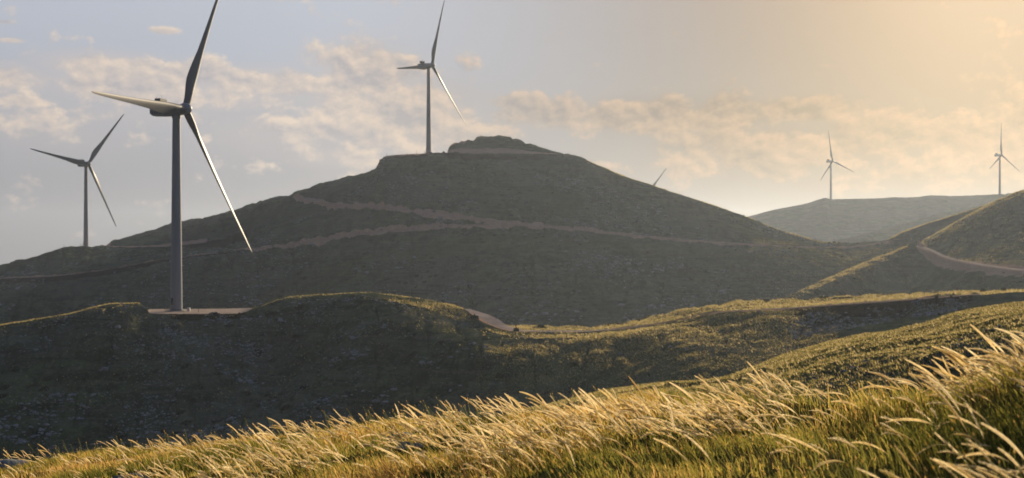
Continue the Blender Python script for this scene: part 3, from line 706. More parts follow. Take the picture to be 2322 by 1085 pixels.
def turbine(px, by, Y, yaw_deg, roll_deg, label, R=58.3, overhang=3.5, base_row=None):
    global letter_me
    yaw = math.radians(yaw_deg)
    root = empty('wind_turbine', ((px-CX)/FP*Y, Y, (HY-by)/FP*Y), yaw-math.pi/2)
    tag(root, label, 'wind turbine', 'wind turbines on the hills')
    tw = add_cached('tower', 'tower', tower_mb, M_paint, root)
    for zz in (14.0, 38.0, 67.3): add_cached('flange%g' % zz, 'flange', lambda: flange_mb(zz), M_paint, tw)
    add_cached('skirt', 'base_ring', skirt_mb, M_dark, tw)
    dr = add_cached('door', 'door', door_mb, M_dark, tw, False); st = add_cached('stair', 'entry_stair', stair_mb, M_concrete, tw, False)
    for d in (dr, st): d.rotation_euler = (0, 0, -0.25)
    add_cached('base', 'foundation', base_mb, M_concrete, root)
    ta, ca = math.cos(TILT), math.sin(TILT)
    MX = Matrix.Translation((0, 0, HUB_H)) @ Matrix.Rotation(-TILT, 4, 'Y')
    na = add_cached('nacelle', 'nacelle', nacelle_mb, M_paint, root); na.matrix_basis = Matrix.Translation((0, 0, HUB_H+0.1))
    add_cached('cooler', 'cooler', cooler_mb, M_dark, na, False); [add_cached('antenna%g' % q[0], 'antenna', lambda: antenna_mb(*q), M_dark, na, False) for q in ANT]
    if letter_me is None: letter_me = letters(na)
    le = bpy.data.objects.new('lettering', letter_me); col.objects.link(le); le.parent = na
    le.matrix_basis = Matrix.Translation((-8.9, -1.80, -1.35)) @ Matrix.Rotation(math.pi/2, 4, 'X')
    ov = overhang
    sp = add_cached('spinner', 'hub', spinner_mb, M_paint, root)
    n = Vector((ta, 0, ca)); upv = Vector((-ca, 0, ta)); rt = upv.cross(n)
    hub = Vector((0, 0, HUB_H))+n*ov
    sp.matrix_basis = Matrix.Translation(hub) @ n.to_track_quat('Z', 'Y').to_matrix().to_4x4()
    for k in range(3):
        a = math.radians(roll_deg+120*k)
        d0 = upv*math.cos(a)+rt*math.sin(a); le_d = -upv*math.sin(a)+rt*math.cos(a)
        d = d0*math.cos(CONE-0.02)+n*math.sin(CONE-0.02)
        nn = (n-d*n.dot(d)).normalized(); xx = nn.cross(d).normalized()
        if xx.dot(le_d) < 0: xx = -xx
        # columns: x leading edge, y upwind, z along the blade
        M3 = Matrix((( xx.x, nn.x, d.x, hub.x), (xx.y, nn.y, d.y, hub.y), (xx.z, nn.z, d.z, hub.z), (0, 0, 0, 1)))
        mirrored = M3.to_3x3().determinant() < 0
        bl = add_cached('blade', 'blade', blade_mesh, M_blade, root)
        if mirrored:
            M3 = Matrix(((-xx.x, nn.x, d.x, hub.x), (-xx.y, nn.y, d.y, hub.y), (-xx.z, nn.z, d.z, hub.z), (0, 0, 0, 1)))
        bl.matrix_basis = M3 @ Matrix.Diagonal((1, 1, R/58.3, 1))
    return root
turbine(400, 706, 413.1, 74.0, 28.2, 'largest and nearest wind turbine, its tower on the gravel pad of the near hill', 59.3)
turbine(195, 560.5, 1003.3, 55.3, 38.5, 'dark wind turbine on the left end of the big hill, left of the nearest turbine', 57.6, 3.3)
turbine(972, 348.5, 948.1, 61.5, 19.4, 'wind turbine on the flat shelf beside the summit hump of the big hill', 59.3, 3.4)
turbine(1472, 521, 2150, 38, 44, 'wind turbine mostly hidden behind the big hill, only one blade showing above its right slope', 59)
turbine(1884, 453, 2179.7, 36.2, -10.7, 'small distant turbine on the left end of the hazy far ridge', 57.7, 4.0)
turbine(2267, 442, 2107, 36.9, 0.8, 'small distant turbine at the right edge under the orange sky', 56.9)

cbx, cby = (428-CX)/FP*411, 411.0
cab = MB().box(-0.45, 0.45, -0.35, 0.35, 0, 1.1); cab.box(-0.52, 0.52, -0.42, 0.42, 1.1, 1.2)
o = cab.build('cabinet', simple('cabinet_paint', (0.7, 0.66, 0.6), 0.5, 0.1)); o.location = (cbx, cby, (HY-706)/FP*411)
tag(o, 'small pale box on the gravel at the foot of the nearest tower', 'cabinet')
# ------------------------------------------------------------------ marker poles along the tracks
def ground_hit(px, py, ylo, yhi):
    """first ground point in that column whose row is at or above py"""
    i = int(np.clip(np.searchsorted(pxs, px), 0, NC-1)); s = np.where((Ys >= ylo) & (Ys <= yhi))[0]
    e = Hg[i, s]/Ys[s]; t = (HY-py)/FP
    k = np.argmax(e >= t) if (e >= t).any() else int(np.argmax(e))
    y = Ys[s[k]]; return (px-CX)/FP*y, y, Hg[i, s[k]]
def pole(px, py, ylo, yhi, h, label, y=None):
    x, yy, z = ground_hit(px, py, ylo, yhi)
    r = 0.035+0.00009*yy
    root = empty('marker_pole', (x, yy, z-0.2)); tag(root, label, 'pole', 'thin marker poles beside the tracks')
    MB().tube((0, 0, 0), (0, 0, h+0.2), r, r*0.8, 6).build('post', M_pole, root)
    MB().tube((0, 0, h+0.18), (0, 0, h+0.26), r*1.15, r*0.7, 6).build('cap', M_pole, root)
for a_ in [(1125, 737, 340, 400, 3.2, 'thick dark pole standing at the inside of the gravel bend'),
           (1071, 709, 370, 420, 1.9, 'thin pole at the top of the gravel road behind the grassy hump'),
           (1170, 748, 340, 400, 1.7, 'short pole with a bush at its foot beside the gravel road'),
           (1316, 747, 340, 400, 2.3, 'lone pole on the flat stretch right of the gravel bend'),
           (1503, 727, 335, 400, 1.6, 'pole beside the road where it starts up the right slope'),
           (1592, 708, 335, 400, 2.0, 'pole among the lit tufts on the right grassy rise'),
           (450, 709, 396, 404, 1.5, 'short pole at the edge of the pad right of the nearest tower'),
           (877, 356, 936, 960, 2.6, 'leftmost pole on the shelf of the summit turbine'),
           (923, 352, 936, 960, 2.0, 'middle pole on the shelf of the summit turbine'),
           (945, 351, 936, 960, 3.4, 'tall pole on the shelf left of the summit turbine'),
           (1091, 314, 980, 1000, 3.0, 'small post on top of the summit hump'),
           (182, 561, 975, 1000, 2.6, 'pole on the shelf left of the dark left turbine'),
           (145, 562, 965, 1000, 2.6, 'pole at the far left corner of the left turbine shelf'),
           (2083, 560, 720, 780, 3.4, 'pole standing on the pale road at the saddle'),
           (2171, 592, 620, 680, 2.2, 'pole beside the pale road below the right hillside'),
           (1907, 552, 860, 930, 3.2, 'left pole of the two rising from the saddle'),
           (1924, 552, 860, 930, 3.2, 'right pole of the two rising from the saddle'),
           (1979, 548, 850, 920, 2.4, 'pole at the high end of the saddle before the right hill')]:
    pole(*a_)

# ------------------------------------------------------------------ bushes
def bush(px, py, ylo, yhi, w, h, label, seed, at=None):
    x, y, z = at if at else ground_hit(px, py, ylo, yhi)
    w *= 0.7; h *= 0.75; r = np.random.default_rng(seed); n = 700
    p = r.normal(size=(n, 3)); p /= np.linalg.norm(p, axis=1)[:, None]
    lob = 1+0.35*vnoise(p[:, 0]*2.2+seed, p[:, 1]*2.2+p[:, 2]*1.3)
    p *= (r.random(n)**0.4*lob)[:, None]*np.array([w/2, w/2, h*0.55]); p[:, 2] = np.abs(p[:, 2])*1.3
    s = 0.09*max(w, 1.0)
    a = r.normal(size=(n, 3)); a /= np.linalg.norm(a, axis=1)[:, None]; b = np.cross(a, r.normal(size=(n, 3))); b /= np.linalg.norm(b, axis=1)[:, None]
    V = np.stack([p-a*s, p+b*s*0.5, p+a*s, p-b*s*0.5], 1).reshape(-1, 3)
    root = empty('bush', (x, y, z-0.05)); tag(root, label, 'bush', 'dark bushes on the hills')
    t = np.repeat(r.random(n), 4)
    np_mesh('foliage', V, [np.arange(4*n).reshape(n, 4)], M_leaf, root, False, {'tint': t})
    st = MB()
    for k in range(5):
        a0 = k*1.25+seed; st.tube((0, 0, -0.2), (math.cos(a0)*w*0.25, math.sin(a0)*w*0.25, h*0.55), 0.05*w, 0.02*w, 6)
    st.build('stem', M_pole, root)
for k, a_ in enumerate([(1076, 724, 362, 392, 4.0, 2.2, 'dark bush on the left bank of the gravel bend'),
      (1170, 752, 350, 380, 2.6, 2.2, 'small round bush at the foot of the short roadside pole'),
      (1226, 744, 370, 392, 3.4, 1.6, 'low bush in the sunny grass behind the flat road'),
      (2229, 664, 318, 345, 2.2, 2.0, 'round bush on the skyline at the upper end of the right road'),
      (2276, 660, 318, 345, 2.4, 1.4, 'lower bush on the skyline near the right edge of the photo'),
      (1872, 554, 840, 920, 3.0, 2.0, 'leftmost dark bush on the saddle below the big hill'),
      (1880, 553, 860, 920, 3.4, 2.2, 'second dark bush from the left on the saddle'),
      (1892, 552, 860, 920, 4.2, 2.4, 'widest dark bush on the saddle skyline'),
      (1902, 553, 860, 920, 4.0, 2.0, 'dark bush just left of the two saddle poles'),
      (1914, 553, 860, 920, 2.4, 1.6, 'small bush between the two saddle poles'),
      (1920, 553, 860, 920, 3.0, 1.8, 'dark bush at the foot of the right saddle pole'),
      (1039, 657, 600, 760, 4.6, 2.4, 'dark bush at the back of the stone ring'),
      (1059, 661, 600, 760, 4.2, 2.6, 'dark bush on the right rear of the stone ring'),
      (1074, 669, 600, 760, 2.2, 1.8, 'tiny bush at the right end of the stone ring'),
      (1790, 566, 760, 830, 3.0, 1.6, 'faint bush below the track left of the saddle'),
      (1133, 858, 300, 350, 3.4, 2.0, 'dark bush low on the shaded face above the grass crest'),
      (1300, 832, 300, 350, 3.0, 1.8, 'bush in the shade right of centre below the road')]):
    bush(*a_, seed=k+3)

# ------------------------------------------------------------------ rocks
phi = (1+5**0.5)/2
ico_v = np.array([(-1,phi,0),(1,phi,0),(-1,-phi,0),(1,-phi,0),(0,-1,phi),(0,1,phi),(0,-1,-phi),(0,1,-phi),(phi,0,-1),(phi,0,1),(-phi,0,-1),(-phi,0,1)])/math.sqrt(1+phi*phi)
ico_f = np.array([(0,11,5),(0,5,1),(0,1,7),(0,7,10),(0,10,11),(1,5,9),(5,11,4),(11,10,2),(10,7,6),(7,1,8),(3,9,4),(3,4,2),(3,2,6),(3,6,8),(3,8,9),(4,9,5),(2,4,11),(6,2,10),(8,6,7),(9,8,1)])
def rocks(name, x, y, z, s, flatten=0.55):
    n = len(x); V = np.repeat(ico_v[None], n, 0)*(1+rng.uniform(-0.33, 0.33, (n, 12, 1)))
    a = rng.random(n)*6.28; c, q = np.cos(a), np.sin(a)
    sc_ = np.stack([s*rng.uniform(0.8, 1.6, n), s*rng.uniform(0.6, 1.1, n), s*flatten*rng.uniform(0.6, 1.4, n)], 1)
    V = V*sc_[:, None]
    V = np.stack([V[..., 0]*c[:, None]-V[..., 1]*q[:, None], V[..., 0]*q[:, None]+V[..., 1]*c[:, None], V[..., 2]], -1)+np.stack([x, y, z], 1)[:, None]
    Fs = (ico_f[None]+12*np.arange(n)[:, None, None]).reshape(-1, 3)
    return np_mesh(name, V.reshape(-1, 3), [Fs], M_rock, smooth=False)
def scatter(n, p0, p1, y0, y1, dens=None):
    y = np.sqrt(rng.random(n)*(y1*y1-y0*y0)+y0*y0); px = p0+rng.random(n)*(p1-p0); x = (px-CX)/FP*y
    k = np.ones(n, bool)
    if dens is not None: k = rng.random(n) < dens(px, x, y)
    k &= Asample(flat, x, y) < 0.3
    x, y, px = x[k], y[k], px[k]
    return x, y, Hsample(x, y), px
def cl(x, y, wl, thr, seed): return sstep(thr, thr+0.35, fbm(x, y, wl, 4, 0.6, seed))
P_ = []
x, y, z, px = scatter(60000, -150, 2450, 300, 402, lambda p, x, y: cl(x, y, 16, 0.25, 60)*(0.08+0.8*Asample(rocky, x, y))); P_.append((x, y, z, 0.10+0.55*rng.random(len(x))**4))
x, y, z, px = scatter(5000, 360, 620, 372, 394, lambda p, x, y: cl(x, y, 8, -0.3, 61)*0.35); P_.append((x, y, z, 0.14+0.55*rng.random(len(x))**3))
x, y, z, px = scatter(5000, 1790, 2230, 300, 322, lambda p, x, y: cl(x, y, 8, -0.3, 62)*0.4); P_.append((x, y, z, 0.14+0.55*rng.random(len(x))**3))
x, y, z, px = scatter(60000, -150, 1900, 620, 945, lambda p, x, y: cl(x, y, 40, 0.1, 63)*(0.18+0.6*Asample(rocky, x, y))*(1-0.7*sstep(1200, 1700, p))); P_.append((x, y, z, 0.3+1.1*rng.random(len(x))**3))
x, y, z, px = scatter(9000, 1300, 2500, 86, 130, lambda p, x, y: cl(x, y, 6, 0.25, 64)*(0.06+0.8*Asample(rocky, x, y))); P_.append((x, y, z, 0.05+0.18*rng.random(len(x))**3))
x, y, z, px = scatter(30000, -150, 1900, 640, 945, lambda p, x, y: cl(x, y, 34, 0.42, 66)*0.5); P_.append((x, y, z, 0.5+1.5*rng.random(len(x))**3))
x, y, z, px = scatter(16000, -150, 1300, 310, 400, lambda p, x, y: cl(x, y, 15, 0.5, 67)*0.35); P_.append((x, y, z, 0.3+0.8*rng.random(len(x))**3))
P_ = [np.concatenate(c) for c in zip(*P_)]
tag(rocks('scattered_rocks', *P_), 'pale limestone rocks strewn over the hillsides', 'rocks', kind='stuff')
# stone ring (old sheepfold) on the lower flank of the big hill
bx, by_, bz = ground_hit(1040, 664, 600, 760)
t = np.linspace(0, 2*math.pi, 260, endpoint=False); rr_ = 1+0.07*np.sin(3*t+1)+0.05*np.sin(7*t); rx = bx+8.5*np.cos(t)*rr_; ry = by_+11*np.sin(t)*rr_
rx = np.concatenate([rx+rng.normal(0, .25, 260), rx+rng.normal(0, .35, 260)]); ry = np.concatenate([ry+rng.normal(0, .25, 260)]*2)
hz = np.concatenate([np.full(260, 0.1), np.full(260, 0.3)])-0.5*(np.sin(2*np.concatenate([t, t])+2) > 0.75)
tag(rocks('stone_ring', rx, ry, Hsample(rx, ry)+hz, 0.2+0.16*rng.random(520)), 'low ring of piled stones on the shaded lower flank of the big hill', 'stone ring')
# boulders in the foreground
def boulder(x, y, s, label, seed, flatn=0.6, dark=False):
    r = np.random.default_rng(seed)
    import bmesh
    bm = bmesh.new(); bmesh.ops.create_icosphere(bm, subdivisions=4, radius=1.0)
    for v in bm.verts:
        p = np.array(v.co); d = 0
        for k, (f, a) in enumerate(((1.2, .32), (2.6, .18), (6, .07), (13, .03))):
            d += a*float(vnoise(np.array([p[0]*f+seed+k*3+p[2]*f*.7]), np.array([p[1]*f-p[2]*f*.8+k]))[0])
        v.co = Vector(p*(1+d)*np.array([s*1.25, s, s*flatn]))
    me = bpy.data.meshes.new('boulder'); bm.to_mesh(me); bm.free(); me.materials.append(M_rock)
    me.polygons.foreach_set('use_smooth', [True]*len(me.polygons))
    o = bpy.data.objects.new('boulder', me); col.objects.link(o)
    o.location = (x, y, float(fore_z(np.array([x]), np.array([y]))[0])+s*flatn*0.25); tag(o, label, 'boulder', 'boulders in the foreground meadow')
boulder(-7.0, 19.8, 0.13, 'grey boulder on the crest of the meadow at lower left', 2, 0.9)
boulder(-8.0, 18.9, 0.25, 'flat pale rock at the left edge of the meadow', 5, 0.35)
boulder(-4.15, 13.0, 0.16, 'dark rock among the grass at the lower left bottom', 9, 0.6)
boulder(-1.15, 12.2, 0.13, 'dark rock just under the grass crest left of centre', 14, 0.6)
boulder(-0.95, 11.3, 0.10, 'small dark rock below the one at the grass crest', 18, 0.6)

def scrub(parts):
    Vs, ts = [], []
    for x, y, z, w in parts:
        n = len(x); m = 46
        p = rng.normal(size=(n, m, 3)); p /= np.linalg.norm(p, axis=2)[..., None]; p *= rng.random((n, m, 1))**0.4
        p[..., 2] = np.abs(p[..., 2])*0.75; p = p*w[:, None, None]*rng.uniform(0.4, 0.7, (n, 1, 3))+np.stack([x, y, z], 1)[:, None]
        a = rng.normal(size=(n, m, 3)); a /= np.linalg.norm(a, axis=2)[..., None]; b = np.cross(a, rng.normal(size=(n, m, 3))); b /= np.linalg.norm(b, axis=2)[..., None]
        s = (w*0.13)[:, None, None]
        Vs.append(np.stack([p-a*s, p+b*s*0.5, p+a*s, p-b*s*0.5], 2).reshape(-1, 3)); ts.append(np.repeat(rng.random(n*m), 4))
    V = np.concatenate(Vs)
    tag(np_mesh('low_scrub', V, [np.arange(len(V)).reshape(-1, 4)], M_leaf, smooth=False, attrs={'tint': np.concatenate(ts)}), 'dark low scrub dotted over the hillsides', 'scrub', kind='stuff')
S_ = []
x, y, z, px = scatter(5000, -150, 2000, 640, 945, lambda p, x, y: cl(x, y, 60, 0.1, 68)*0.3); S_.append((x, y, z, 0.7+1.9*rng.random(len(x))**3))
x, y, z, px = scatter(1600, 1750, 2450, 540, 800, lambda p, x, y: cl(x, y, 40, 0.1, 69)*0.4); S_.append((x, y, z, 0.6+1.4*rng.random(len(x))**3))
x, y, z, px = scatter(2200, -150, 2450, 285, 400, lambda p, x, y: cl(x, y, 25, 0.2, 65)*0.35); S_.append((x, y, z, 0.4+1.1*rng.random(len(x))**3))
scrub(S_)
# ------------------------------------------------------------------ tufts on the hills
def tufts(name, x, y, z, h, nb, label, tint0=0.2, tint1=1.0, wid=0.09):
    n = len(x); N = n*nb
    bx = np.repeat(x, nb)+rng.normal(0, 1, N)*np.repeat(h, nb)*0.30; by = np.repeat(y, nb)+rng.normal(0, 1, N)*np.repeat(h, nb)*0.30; bz = np.repeat(z, nb)-0.03
    hh = np.repeat(h, nb)*rng.uniform(0.6, 1.2, N); a = rng.random(N)*math.pi; w = hh*wid*rng.uniform(0.6, 1.4, N)
    lx = -hh*rng.uniform(0.1, 0.7, N); ly = hh*rng.normal(0, 0.2, N)
    dx, dy = np.cos(a)*w, np.sin(a)*w*0.6
    V = np.stack([np.stack([bx-dx, by-dy, bz], -1), np.stack([bx+dx, by+dy, bz], -1), np.stack([bx+lx*.45+dx*.8, by+ly*.4+dy*.8, bz+hh*.65], -1),
                  np.stack([bx+lx, by+ly, bz+hh], -1), np.stack([bx+lx*.45-dx*.8, by+ly*.4-dy*.8, bz+hh*.65], -1)], 1).reshape(-1, 3)
    t = np.repeat(np.clip(np.repeat(rng.uniform(tint0, tint1, n), nb)+rng.normal(0, 0.12, N), 0, 1), 5)
    F_ = (np.arange(N)*5)[:, None]+np.arange(5)[None]
    o = np_mesh(name, V, [F_], M_tuft, smooth=False, attrs={'tint': t}); tag(o, label, 'grass', kind='stuff'); return o
x, y, z, px = scatter(150000, 1150, 2500, 80, 140, lambda p, x, y: 0.25+0.6*cl(x, y, 5, -0.2, 70))
tufts('knoll_grass', x, y, z, 0.09+0.17*rng.random(len(x))**2, 3, 'golden speckled grass tufts on the knoll at right', 0.0, 1.0, 0.11)
x, y, z, px = scatter(120000, -150, 2450, 330, 450, lambda p, x, y: (0.10+0.5*cl(x, y, 14, -0.1, 71))*(0.25+0.75*Asample(dry_or_lit, x, y)+0.2*sstep(1200, 1500, p)))
tufts('hill_grass_tufts', x, y, z, 0.18+0.34*rng.random(len(x))**2, 3, 'low grass tufts over the near hill and its lit crest', 0.1, 1.0, 0.13)
x, y, z, px = scatter(230000, 560, 2450, 300, 398, lambda p, x, y: Asample(dry_or_lit, x, y)*(0.25+0.75*cl(x, y, 9, -0.2, 75))*(1-(p > 1060)*sstep(-11, -8, y-np.interp(p, pxs, LK['near_hill'][3]))*(y < np.interp(p, pxs, LK['near_hill'][3]))))
tufts('hill_grass_tufts', x, y, z, 0.18+0.34*rng.random(len(x))**2, 3, 'thick sunlit grass tufts along the crest of the near hill', 0.3, 1.0, 0.12)
x, y, z, px = scatter(150000, 1080, 1900, 272, 336, lambda p, x, y: 0.15+0.5*cl(x, y, 4, -0.2, 76)*(1-0.5*sstep(1500, 1900, p)))
tufts('hill_grass_tufts', x, y, z, 0.10+0.22*rng.random(len(x))**2, 3, 'speckled grass tufts on the green face below the right road', 0.0, 1.0, 0.12)
def ridge_tufts(nm, k, p0, p1, near, far, n, h0, h1, sd, f0=1.0, f1=1.0):
    px = p0+rng.random(n)*(p1-p0); y = np.interp(px, pxs, LK[nm][k])+rng.uniform(-near, far, n); x = (px-CX)/FP*y
    kk = (rng.random(n) < (0.12+0.8*cl(x, y, 9, 0.0, sd))*sstep(p0, p0+f0, px)*(1-sstep(p1-f1, p1, px))) & (Asample(flat, x, y) < 0.3); x, y = x[kk], y[kk]
    tufts('ridge_grass_tufts', x, y, Hsample(x, y), h0+(h1-h0)*rng.random(len(x))**2, 3, 'sunlit grass fringe on the ridge lines', 0.3, 1.0, 0.13)
ridge_tufts('right_hill', 2, 2090, 2450, 26, 8, 22000, 0.35, 0.8, 81)
ridge_tufts('spur', 2, 1770, 2064, 20, 6, 13000, 0.3, 0.7, 82, 200, 20)
ridge_tufts('great_hill', 2, 1330, 1900, 14, 10, 16000, 0.35, 0.8, 83)
ridge_tufts('back_hill', 1, 2010, 2300, 10, 6, 8000, 0.3, 0.7, 84)
ridge_tufts('near_hill', 3, -150, 330, 3, 9, 9000, 0.16, 0.35, 85, 60, 60)
x, y, z, px = scatter(50000, 1700, 2450, 540, 830, lambda p, x, y: 0.15+0.6*cl(x, y, 20, -0.1, 72))
tufts('slope_grass_tufts', x, y, z, 0.3+0.35*rng.random(len(x)), 2, 'grass tufts on the right hillsides and spur')
x, y, z, px = scatter(50000, -150, 2000, 640, 1040, lambda p, x, y: 0.1+0.5*cl(x, y, 30, 0.0, 73))
tufts('great_hill_tufts', x, y, z, 0.3+0.4*rng.random(len(x)), 2, 'dull grass tufts over the big hill', 0.0, 0.45)

# ------------------------------------------------------------------ foreground meadow
def fg_points(n, dens):
    y = 3.2+rng.random(n)**0.75*21.5; px = -160+rng.random(n)*2640; x = (px-CX)/FP*y
    k = y < crestY(x)+1.6
    k &= rng.random(n) < dens(px, x, y)
    return x[k], y[k]
# short undergrowth
def undergrowth(n):
    x, y = fg_points(n, lambda p, x, y: np.clip(0.45+0.55*fbm(x, y, 0.9, 3, 0.6, 80), 0.10, 1.0))
    n = len(x); z = fore_z(x, y)-0.02
    patch = fbm(x, y, 2.2, 3, 0.6, 81)
    h = np.clip((0.06+0.10*rng.random(n))*(1+0.45*fbm(x, y, 1.3, 3, 0.6, 82)), 0.05, 0.4)
    rightness = sstep(-1.0, 3.0, x)
    h *= 0.8+0.55*rightness
    a = math.pi+rng.normal(0, 0.9, n); lean = h*rng.uniform(0.15, 0.9, n)
    px_, py_ = np.cos(a)*lean, np.sin(a)*lean
    w = (0.0022+0.0028*rng.random(n))*np.sqrt(np.clip(y/8, 0.7, 2.4)); b = rng.random(n)*math.pi; wx, wy = np.cos(b)*w, np.sin(b)*w
    V = []
    for t, ww in ((0, 1.0), (0.4, 0.9), (0.75, 0.55)):
        cx_, cy_, cz_ = x+px_*t*t, y+py_*t*t, z+h*t*(1.1-0.1*t)
        V += [np.stack([cx_-wx*ww, cy_-wy*ww, cz_], -1), np.stack([cx_+wx*ww, cy_+wy*ww, cz_], -1)]
    V.append(np.stack([x+px_, y+py_, z+h], -1))
    V = np.stack(V, 1).reshape(-1, 3); o7 = np.arange(n)*7
    Q = np.concatenate([np.stack([o7+0, o7+1, o7+3, o7+2], 1), np.stack([o7+2, o7+3, o7+5, o7+4], 1)]); T = np.stack([o7+4, o7+5, o7+6], 1)
    tint = np.clip(0.54+0.38*patch-0.16*rightness+rng.normal(0, 0.16, n)+0.25*(rng.random(n) < 0.12), 0, 1)
    o = np_mesh('meadow_grass', V, [Q, T], M_blades, smooth=False, attrs={'tint': np.repeat(tint, 7)})
    tag(o, 'green and ochre meadow grass covering the foreground slope', 'grass', kind='stuff')
undergrowth(420000)
# feather grass plumes blown to the left
def plumes(x, y, L, hairs=72):
    n = len(x); S = 15
    z = fore_z(x, y)-0.01
    az = math.pi+rng.normal(0.0, 0.42, n)                      # blown towards the left
    th0 = np.radians(rng.uniform(8, 36, n)); th1 = np.radians(np.where(rng.random(n) < 0.14, rng.uniform(20, 150, n), np.clip(rng.normal(74, 17, n), 38, 118)))
    s = np.linspace(0, 1, S)
    th = th0[:, None]+(th1-th0)[:, None]*(s[None]**0.9)
    ds = (L/(S-1))[:, None]
    hx = np.cumsum(np.sin(th)*ds, 1)-np.sin(th[:, :1])*ds; hz = np.cumsum(np.cos(th)*ds, 1)-np.cos(th[:, :1])*ds
    wob = 0.03*L[:, None]*np.sin(s[None]*5+rng.random(n)[:, None]*6)*s[None]
    C = np.stack([x[:, None]+np.cos(az)[:, None]*hx-np.sin(az)[:, None]*wob, y[:, None]+np.sin(az)[:, None]*hx+np.cos(az)[:, None]*wob, z[:, None]+hz], -1)
    Tn = np.gradient(C, axis=1); Tn /= np.linalg.norm(Tn, axis=2)[..., None]
    rnd = rng.normal(size=(n, 1, 3)); P1 = np.cross(Tn, rnd); P1 /= np.linalg.norm(P1, axis=2)[..., None]; P2 = np.cross(Tn, P1)
    st0 = 0.42                                                # where the feather starts
    fe = np.clip((s-st0)/(1-st0), 0, 1)
    wid = np.where(s < st0, 0.0007, 0.0012+0.0062*np.sin(np.clip(fe, 0, 1)*math.pi*0.92)**0.7)[None, :, None]*np.clip(L/0.5, 0.7, 1.3)[:, None, None]*np.sqrt(np.clip(y/8, 0.8, 2.0))[:, None, None]
    Vs, Fs, base = [], [], 0
    for Pp in (P1, P2):
        A = C-Pp*wid; B = C+Pp*wid
        V = np.stack([A, B], 2).reshape(-1, 3); Vs.append(V)
        k = (np.arange(n)[:, None]*S*2+np.arange(S-1)[None]*2).ravel()+base
        Fs.append(np.stack([k, k+1, k+3, k+2], 1)); base += len(V)
    tp = 0.32+0.68*rng.random(n)**0.8
    tcore = np.where(s[None] < st0, 0.12, tp[:, None]); tints = [np.repeat(tcore.ravel(), 2)]*2
    # hairs
    m = hairs; u = st0+(1-st0)*(0.02+0.96*rng.random((n, m)))
    f = u*(S-1); i = np.minimum(f.astype(int), S-2); fr = (f-i)[..., None]; r_ = np.arange(n)[:, None]
    Q0 = C[r_, i]*(1-fr)+C[r_, i+1]*fr; Tq = Tn[r_, i]; a = rng.random((n, m, 1))*2*math.pi
    Pq = P1[r_, i]*np.cos(a)+P2[r_, i]*np.sin(a)
    ln = (0.024+0.028*rng.random((n, m, 1)))*np.sin(np.clip((u-st0)/(1-st0), 0.06, 1)*math.pi*0.9)[..., None]*np.clip(L/0.6, 0.8, 1.3)[:, None, None]
    tip = Q0+(Tq*0.90+Pq*0.36)*ln*1.35; w = np.cross(Tq, Pq)*0.0013*np.sqrt(np.clip(y/7, 0.8, 2.2))[:, None, None]
    V = np.stack([Q0-w, Q0+w, tip], 2).reshape(-1, 3); Vs.append(V); k = np.arange(n*m)*3+base; T3 = np.stack([k, k+1, k+2], 1)
    tints.append(np.repeat(np.clip(tp+0.15, 0, 1), 3*m))
    o = np_mesh('feather_grass', np.concatenate(Vs), Fs+[T3], M_plume, smooth=False, attrs={'tint': np.concatenate(tints)})
    tag(o, 'pale golden feather grass plumes blown to the left across the slope', 'grass', kind='stuff')
tx, ty = fg_points(8600, lambda p, x, y: np.clip((0.05+0.30*sstep(300, 1000, p)+0.22*sstep(1300, 1800, p)*(y > 7.2)-0.08*sstep(1500, 1900, p)*(y < 7.2))*(0.55+1.3*fbm(x, y, 2.5, 3, 0.6, 90)), 0.03, 1)*(1-0.45*sstep(1500, 2100, p)*(1-sstep(6.0, 7.6, y))))
k = rng.integers(1, 9, len(tx)); xx = np.repeat(tx, k)+rng.normal(0, 0.12, k.sum()); yy = np.repeat(ty, k)+rng.normal(0, 0.14, k.sum())
LL = np.repeat(rng.uniform(0.30, 0.46, len(tx)), k)*rng.uniform(0.55, 1.2, k.sum())
LL *= 0.78+0.22*sstep(-5, 1, xx); LL *= 1.15-0.15*sstep(6, 7.5, yy)
ok = yy > 3.4; plumes(xx[ok], yy[ok], LL[ok])
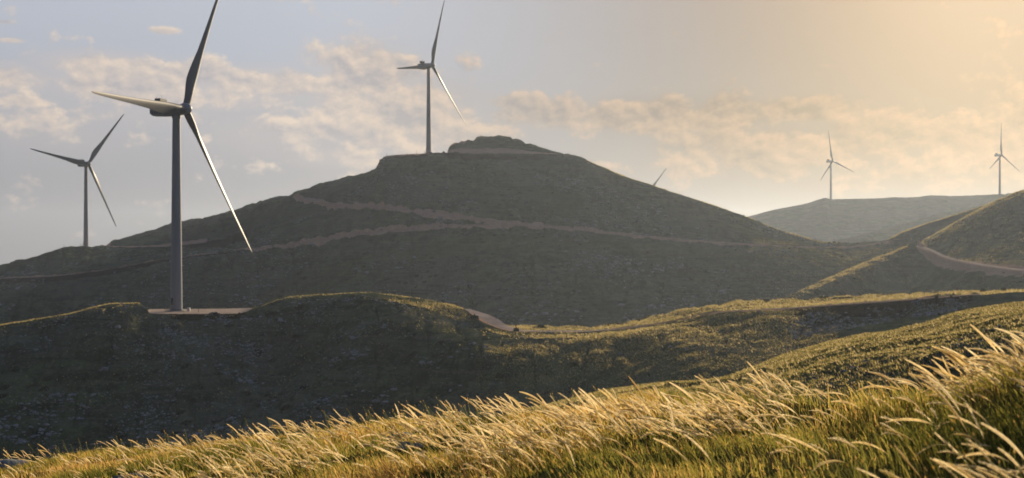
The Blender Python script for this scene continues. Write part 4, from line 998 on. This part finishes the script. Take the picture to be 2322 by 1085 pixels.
# small seed heads on thin stalks
def seedheads(n):
    x, y = fg_points(n, lambda p, x, y: 0.25+0.6*cl(x, y, 3, 0.0, 95)*(y > 6))
    n = len(x); z = fore_z(x, y); h = 0.12+0.17*rng.random(n); lx = -h*rng.uniform(0.1, 0.9, n)
    top = np.stack([x+lx, y+rng.normal(0, .02, n), z+h], -1); bot = np.stack([x, y, z], -1)
    ax = (top-bot); ax /= np.linalg.norm(ax, axis=1)[:, None]
    sd = np.stack([np.ones(n), np.zeros(n), np.zeros(n)], -1); w = 0.0011*np.sqrt(y/7)[:, None]
    V1 = np.stack([bot-sd*w, bot+sd*w, top+sd*w, top-sd*w], 1).reshape(-1, 3); F1 = np.arange(4*n).reshape(n, 4)
    p = np.cross(ax, rng.normal(size=(n, 3))); p /= np.linalg.norm(p, axis=1)[:, None]; q = np.cross(ax, p)
    hl = (0.016+0.020*rng.random(n))[:, None]; hw = (0.004+0.003*rng.random(n))[:, None]
    ring = [top+(p*math.cos(a)+q*math.sin(a))*hw+ax*hl*0.4 for a in (0, 2.09, 4.19)]
    V2 = np.stack([top]+ring+[top+ax*hl], 1).reshape(-1, 3); b = np.arange(n)*5+4*n
    T = np.concatenate([np.stack([b, b+1, b+2], 1), np.stack([b, b+2, b+3], 1), np.stack([b, b+3, b+1], 1), np.stack([b+4, b+2, b+1], 1), np.stack([b+4, b+3, b+2], 1), np.stack([b+4, b+1, b+3], 1)])
    tt = 0.3+rng.random(n)*0.3
    o = np_mesh('seed_heads', np.concatenate([V1, V2]), [F1, T], M_plume, smooth=False, attrs={'tint': np.concatenate([np.full(4*n, 0.1), np.repeat(tt, 5)])})
    tag(o, 'small golden seed heads on thin stalks among the meadow grass', 'grass', kind='stuff')
seedheads(9000)

# ------------------------------------------------------------------ evening haze
hb = MB().box(-9500, 9500, -300, 7600, -240, 222)
m, t, o = mat('haze_air')
pv = t.new('ShaderNodeVolumePrincipled'); pv.inputs['Color'].default_value = (0.68, 0.79, 0.96, 1)
pv.inputs['Density'].default_value = 0.88e-4; pv.inputs['Anisotropy'].default_value = 0.50
t.l.new(pv.outputs[0], o.inputs['Volume'])
try: m.volume_intersection_method = 'FAST'
except Exception: pass
hz = hb.build('haze', m); tag(hz, kind='stuff'); hz['label'] = 'thin warm evening haze over the hills'; hz['category'] = 'haze'
try: m.cycles.homogeneous_volume = True
except Exception: pass
